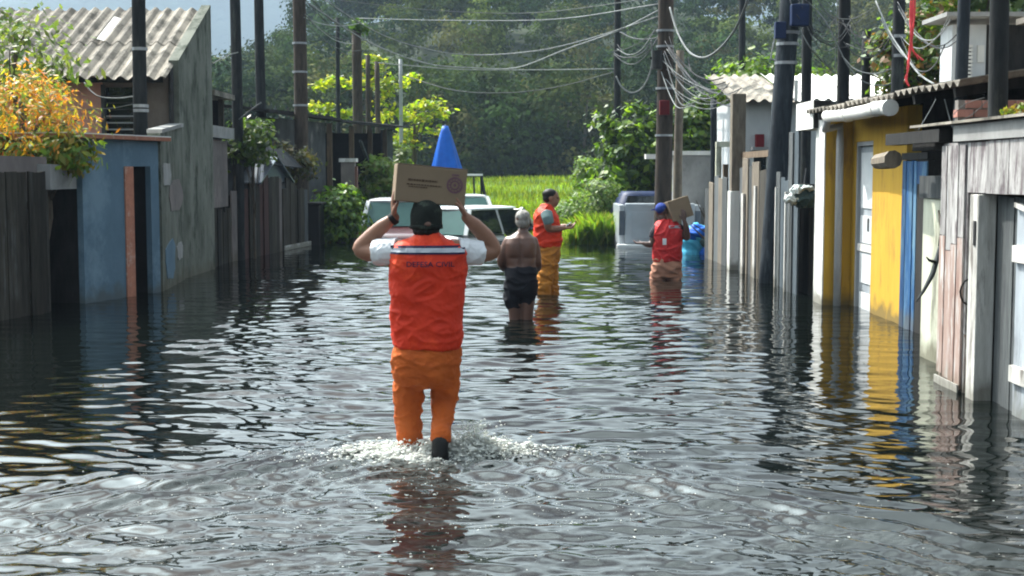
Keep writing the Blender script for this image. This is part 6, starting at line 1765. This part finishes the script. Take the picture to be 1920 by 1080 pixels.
# ------------------------------------------------------------------ man in profile
Y3 = 17.0
def q3(x, y, d=0.0): return at(x, y, Y3) + Vector((0, d, 0))
t3 = thing('person', tuple(q3(1027, 548)[:2]) + (GROUND_Z,), 'man in orange vest standing in profile, looking at his hand', 'person', 'people in the flood water')
g = MB()
h3 = q3(1034, 372); f3 = (.97, -.10, 0)
head(g, h3, f3, 1.0)
limb(g, [q3(1024, 402), q3(1030, 384)], [.075, .06])
g.stack(rows_px([(392, 1010, 1036, .12, 0), (402, 1006, 1042, .17, 0), (440, 1006, 1046, .16, 0), (470, 1008, 1044, .15, 0), (490, 1010, 1042, .14, 0)], Y3))
for s, (ex_, hx_) in ((-1, ((1028, 427), (1057, 427))), (1, ((1034, 426), (1060, 424)))):
    limb(g, [q3(1024, 400, s * .19), q3(1026, 415, s * .22), q3(*ex_, s * .21), q3(1043, 428, s * .16), q3(*hx_, s * .09)], [.055, .05, .043, .042, .028])
hand(g, q3(1057, 427, -.09), (1, .15, .1), (0, .3, .95), (0, .9, .3), 1.0, (.4, .5, .5))
hand(g, q3(1060, 424, .09), (1, -.2, .1), (0, -.3, .95), (0, -.9, .3), 1.0, (.4, .5, .5))
for s in (-1, 1):
    limb(g, [q3(1027, 480, s * .09), q3(1028 + s * 4, 515, s * .09), q3(1028 + s * 6, 550, s * .09), q3(1028 + s * 6, 552, s * .09) + Vector((0, 0, -.36))], [.08, .07, .06, .045])
body3 = organic('body', g, 'skin_tan', t3, .009, 4)
eyes(h3, f3, body3)
g = MB(); g.stack(rows_px([(456, 1005, 1051, .18, 0), (475, 1004, 1050, .185, 0), (492, 1006, 1048, .17, 0), (505, 1010, 1046, .12, 0)], Y3), power=2.3)
for s in (-1, 1):
    limb(g, [q3(1027, 485, s * .09), q3(1027 + s * 4, 515, s * .09), q3(1027 + s * 7, 545, s * .09), q3(1027 + s * 7, 552, s * .09) + Vector((0, 0, -.3))], [.115, .105, .098, .09])
organic('trousers', g, 'trouser_ochre', t3, .010, 2, None, creases=[(.018, 9, (.55, .55, 1.4)), (.008, 22, (.6, .6, 1.3))])
g = MB(); g.stack(rows_px([(390, 1010, 1036, .10, 0), (402, 1004, 1043, .17, 0), (450, 1005, 1047, .17, 0)], Y3))
for s in (-1, 1): g.tube([q3(1024, 399, s * .17), q3(1026, 408, s * .22), q3(1029, 419, s * .22)], [.075, .07, .064], n=14)
organic('tee_shirt', g, 'tee_teal', t3, .011, 2)
g = MB(); g.stack(rows_px([(463, 1003, 1052, .185, 0), (452, 1001, 1055, .19, 0), (438, 1000, 1054, .19, 0), (420, 1000, 1050, .19, 0), (405, 1001, 1046, .185, 0), (396, 1004, 1041, .165, 0), (389, 1010, 1037, .12, 0), (383, 1015, 1034, .085, 0)], Y3), power=2.4)
organic('vest', g, 'vest_red', t3, .010, 2, None, creases=[(.016, 8, (.9, .6, 1)), (.006, 20, (.8, .8, 1))])
g = MB(); g.ell(h3 + Vector((-.02, 0, .048)), (.096, .082, .074)); g.ell(h3 + Vector((-.055, 0, .0)), (.055, .076, .06))
organic('hair', g, 'hair_black', t3, .010, 2)
ph = q3(1066, 420, -.02)
t = thing('mobile_phone', ph, 'small pale phone held by the man in profile', 'phone')
Mp = Matrix.Translation(ph) @ Matrix.Rotation(-.6, 4, 'Y')
obj('case', MB().mbox(Mp, .038, .075, .005), 'metal_grey', t, bevel=.003)
obj('screen', MB().mbox(Mp @ Matrix.Translation((0, 0, .0062)), .034, .069, .0008), 'glass_teal', t)

# ------------------------------------------------------------------ man with carton on the shoulder
Y4 = 19.3
def q4(x, y, d=0.0): return at(x, y, Y4) + Vector((0, d, 0))
t4 = thing('person', tuple(q4(1250, 526)[:2]) + (GROUND_Z,), 'man in crimson vest and blue cap with a carton on his shoulder', 'person', 'people in the flood water')
g = MB()
h4 = q4(1240, 397, .02)
head(g, h4, (-.35, .93, 0), 1.0)
limb(g, [q4(1248, 428), q4(1242, 408)], [.07, .058])
g.stack(rows_px([(418, 1236, 1266, .09, 0), (428, 1230, 1272, .12, 0), (460, 1230, 1272, .13, 0), (490, 1230, 1270, .13, 0), (508, 1232, 1268, .12, 0)], Y4))
wL4, wR4 = q4(1206, 456, -.02), q4(1281, 413, -.13)
limb(g, [q4(1232, 427), q4(1226, 442, -.02), q4(1222, 457, -.03), q4(1213, 458, -.03), wL4], [.058, .052, .045, .04, .028])
limb(g, [q4(1270, 428), q4(1281, 440, -.04), q4(1287, 445, -.08), q4(1285, 428, -.12), wR4], [.058, .052, .045, .042, .028])
hand(g, wL4, (-1, -.1, .05), (0, .2, .9), (.1, .9, .2), 1.0, (.3, .4, .4))
hand(g, wR4, (-.1, .1, 1), (-.1, 1, .1), (-1, -.1, .1), 1.0, (.1, .2, .3))
for x0, x1 in ((1236, 1234), (1262, 1264)):
    limb(g, [q4(x0, 495), q4(x1, 526), q4(x1, 528) + Vector((0, 0, -.40))], [.085, .075, .05])
organic('body', g, 'skin_deep', t4, .010, 4)
g = MB(); g.stack(rows_px([(484, 1224, 1277, .16, 0), (498, 1222, 1278, .165, 0), (510, 1222, 1277, .155, 0), (520, 1228, 1272, .11, 0)], Y4), power=2.3)
limb(g, [q4(1237, 500), q4(1233, 520), q4(1231, 530), q4(1231, 530) + Vector((0, 0, -.3))], [.115, .11, .10, .09])
limb(g, [q4(1263, 500), q4(1265, 520), q4(1266, 530), q4(1266, 530) + Vector((0, 0, -.3))], [.115, .11, .10, .09])
organic('trousers', g, 'trouser_rose', t4, .011, 2, None, creases=[(.018, 9, (.55, .55, 1.4))])
g = MB(); g.stack(rows_px([(420, 1232, 1270, .10, 0), (440, 1226, 1276, .14, 0), (480, 1228, 1275, .14, 0)], Y4))
g.tube([q4(1234, 426), q4(1226, 438, -.02), q4(1224, 446, -.025)], [.075, .068, .062], n=14); g.tube([q4(1270, 426), q4(1280, 436), q4(1286, 441)], [.075, .068, .062], n=14)
organic('tee_shirt', g, 'tee_dark', t4, .012, 2)
g = MB(); g.stack(rows_px([(490, 1225, 1277, .165, 0), (480, 1223, 1278, .17, 0), (455, 1223, 1279, .165, 0), (435, 1223, 1280, .16, 0), (424, 1226, 1277, .14, 0), (417, 1231, 1270, .11, 0), (411, 1238, 1262, .09, 0)], Y4), power=2.5)
vest4 = organic('vest', g, 'vest_crimson', t4, .010, 2, None, creases=[(.016, 8, (.9, .6, 1)), (.006, 20, (.8, .8, 1))])
b4 = bvh_of(vest4)
band('reflective_stripe', q4(1252, 424).x, q4(1274, 424).x, q4(0, 427).z, q4(0, 422).z, b4, .006, 'reflective', vest4, Y4 - 1, 12, 1)
band('badge', q4(1240, 452).x, q4(1247, 452).x, q4(0, 458).z, q4(0, 446).z, b4, .006, 'tee_white', vest4, Y4 - 1, 4, 3)
g = MB(); g.ell(h4 + Vector((-.002, -.004, .040)), (.086, .104, .085)); 
cap4 = organic('cap', g, 'cap_blue', t4, .010, 2)
obj('brim', MB().prism([h4 + Vector((-.10, .04, .03)), h4 + Vector((-.13, .14, .015)), h4 + Vector((-.04, .19, .015)), h4 + Vector((.04, .12, .03))], (0, 0, 0), (0, 0, .008)), 'cap_blue', cap4)
bc4 = q4(1271, 393, .06)
Mb = Matrix.Translation(bc4) @ Matrix.Rotation(math.radians(24), 4, 'Y') @ Matrix.Rotation(math.radians(-14), 4, 'Z') @ Matrix.Rotation(math.radians(-14), 4, 'X')
t = thing('carton', bc4, 'tilted cardboard carton on the shoulder of the man in crimson vest', 'carton')
Mb = Matrix.Translation(bc4) @ Matrix.Rotation(math.radians(-17), 4, 'Y') @ Matrix.Rotation(math.radians(12), 4, 'Z') @ Matrix.Rotation(math.radians(-3), 4, 'X')
obj('box_body', MB().mbox(Mb, .155, .16, .145), 'cardboard', t, bevel=.006)
obj('tape', MB().mbox(Mb @ Matrix.Translation((0, 0, .146)), .155, .025, .0012), 'cardboard_tape', t)

# ================================================================== SPLASH AND FOAM
def blobs(name, pts, rad, label, cat, squash=.7):
    """low, irregular water beads"""
    ico_v = np.array([(0, 0, 1), (.894, 0, .447), (.276, .851, .447), (-.724, .526, .447), (-.724, -.526, .447), (.276, -.851, .447), (.724, .526, -.447), (-.276, .851, -.447), (-.894, 0, -.447), (-.276, -.851, -.447), (.724, -.526, -.447), (0, 0, -1)])
    ico_f = [(0, 1, 2), (0, 2, 3), (0, 3, 4), (0, 4, 5), (0, 5, 1), (1, 6, 2), (2, 7, 3), (3, 8, 4), (4, 9, 5), (5, 10, 1), (2, 6, 7), (3, 7, 8), (4, 8, 9), (5, 9, 10), (1, 10, 6), (6, 11, 7), (7, 11, 8), (8, 11, 9), (9, 11, 10), (10, 11, 6)]
    N = len(pts); r = np.random.default_rng(N)
    sc = np.stack([r.uniform(.7, 1.7, N), r.uniform(.7, 1.3, N), r.uniform(.6, 1.2, N) * squash], -1) * np.array(rad)[:, None]
    V = ico_v[None] * sc[:, None, :] * r.uniform(.8, 1.2, (N, 12, 1)) + np.array(pts)[:, None, :]
    F = (np.array(ico_f)[None] + (np.arange(N) * 12)[:, None, None]).reshape(-1, 3)
    me = bpy.data.meshes.new(name)
    me.vertices.add(N * 12); me.vertices.foreach_set('co', V.ravel())
    me.loops.add(F.size); me.loops.foreach_set('vertex_index', F.astype(np.int32).ravel())
    me.polygons.add(len(F)); me.polygons.foreach_set('loop_start', np.arange(0, F.size, 3, dtype=np.int32)); me.polygons.foreach_set('loop_total', np.full(len(F), 3, dtype=np.int32))
    me.update(); me.validate()
    o = obj(name, me, 'foam', smooth=True)
    tag(o, label, cat, kind='stuff')
r = np.random.default_rng(77)
pts, rad = [], []
def foam_at(n_, cx, cy, sx, sy, r0, r1, lift=0.0, gate=None):
    x = cx + r.normal(0, sx, n_); y = cy + r.normal(0, sy, n_)
    z = wave(x, y, np.full(n_, .013))
    keep = np.ones(n_, bool)
    if gate is not None: keep = np.sin(x * 31 + 4 * np.sin(y * 17)) * np.sin(y * 27 + 3 * np.sin(x * 13)) + r.normal(0, .4, n_) > gate
    z = z + lift * r.random(n_) ** 2
    for a in np.stack([x, y, z], -1)[keep]: pts.append(a)
    rad.extend(list((r0 + (r1 - r0) * r.random(n_) ** 3)[keep]))
foam_at(2000, P1_X - .12, Y1 - .12, .15, .10, .004, .013, .025)
foam_at(1800, P1_X + .20, Y1 - .08, .18, .07, .003, .012, .04)
foam_at(700, P1_X - .13, Y1 - .12, .11, .08, .009, .024, .025)
foam_at(800, P1_X + .22, Y1 - .05, .12, .05, .008, .024, .06)
foam_at(1500, P1_X + .08, Y1 - .22, .34, .10, .002, .008, .0, .1)
foam_at(1000, P1_X - .35, Y1 - .12, .30, .12, .002, .007, .0, .2)
foam_at(1000, P1_X + .6, Y1 - .1, .25, .06, .002, .008, .012, .1)
foam_at(4200, P1_X + .1, Y1 - .8, .95, .5, .0012, .005, .0, .3)  # tiny wake specks stand in for sun glints as well as bubbles
foam_at(2600, P1_X + .1, Y1 - 1.6, 1.2, .5, .0015, .006, .0, .4)
blobs('foam', pts, rad, 'white foam, bubbles and modelled glints spreading behind the wading man', 'foam', .45)
pts, rad = [], []
for (cx, cy, hgt, n_, w) in ((P1_X + .21, Y1 - .10, .17, 650, .05), (P1_X + .16, Y1 - .08, .11, 420, .06), (P1_X + .28, Y1 - .10, .10, 320, .08), (P1_X + .02, Y1 - .16, .08, 250, .05), (P1_X - .16, Y1 - .10, .07, 260, .07)):
    for k in range(n_):
        h = r.random() ** 1.6 * hgt
        a = r.normal(0, w * (.4 + h / hgt * .7)); pts.append((cx + a + h * .35 * (1 if cx > P1_X else -1), cy + r.normal(0, .03), h + r.normal(0, .004)))
        rad.append(.0028 + .0095 * r.random() ** 2 * (1 - .6 * h / hgt))
blobs('splash', pts, rad, 'white splash thrown up by the feet of the front man', 'splash', 1.0)
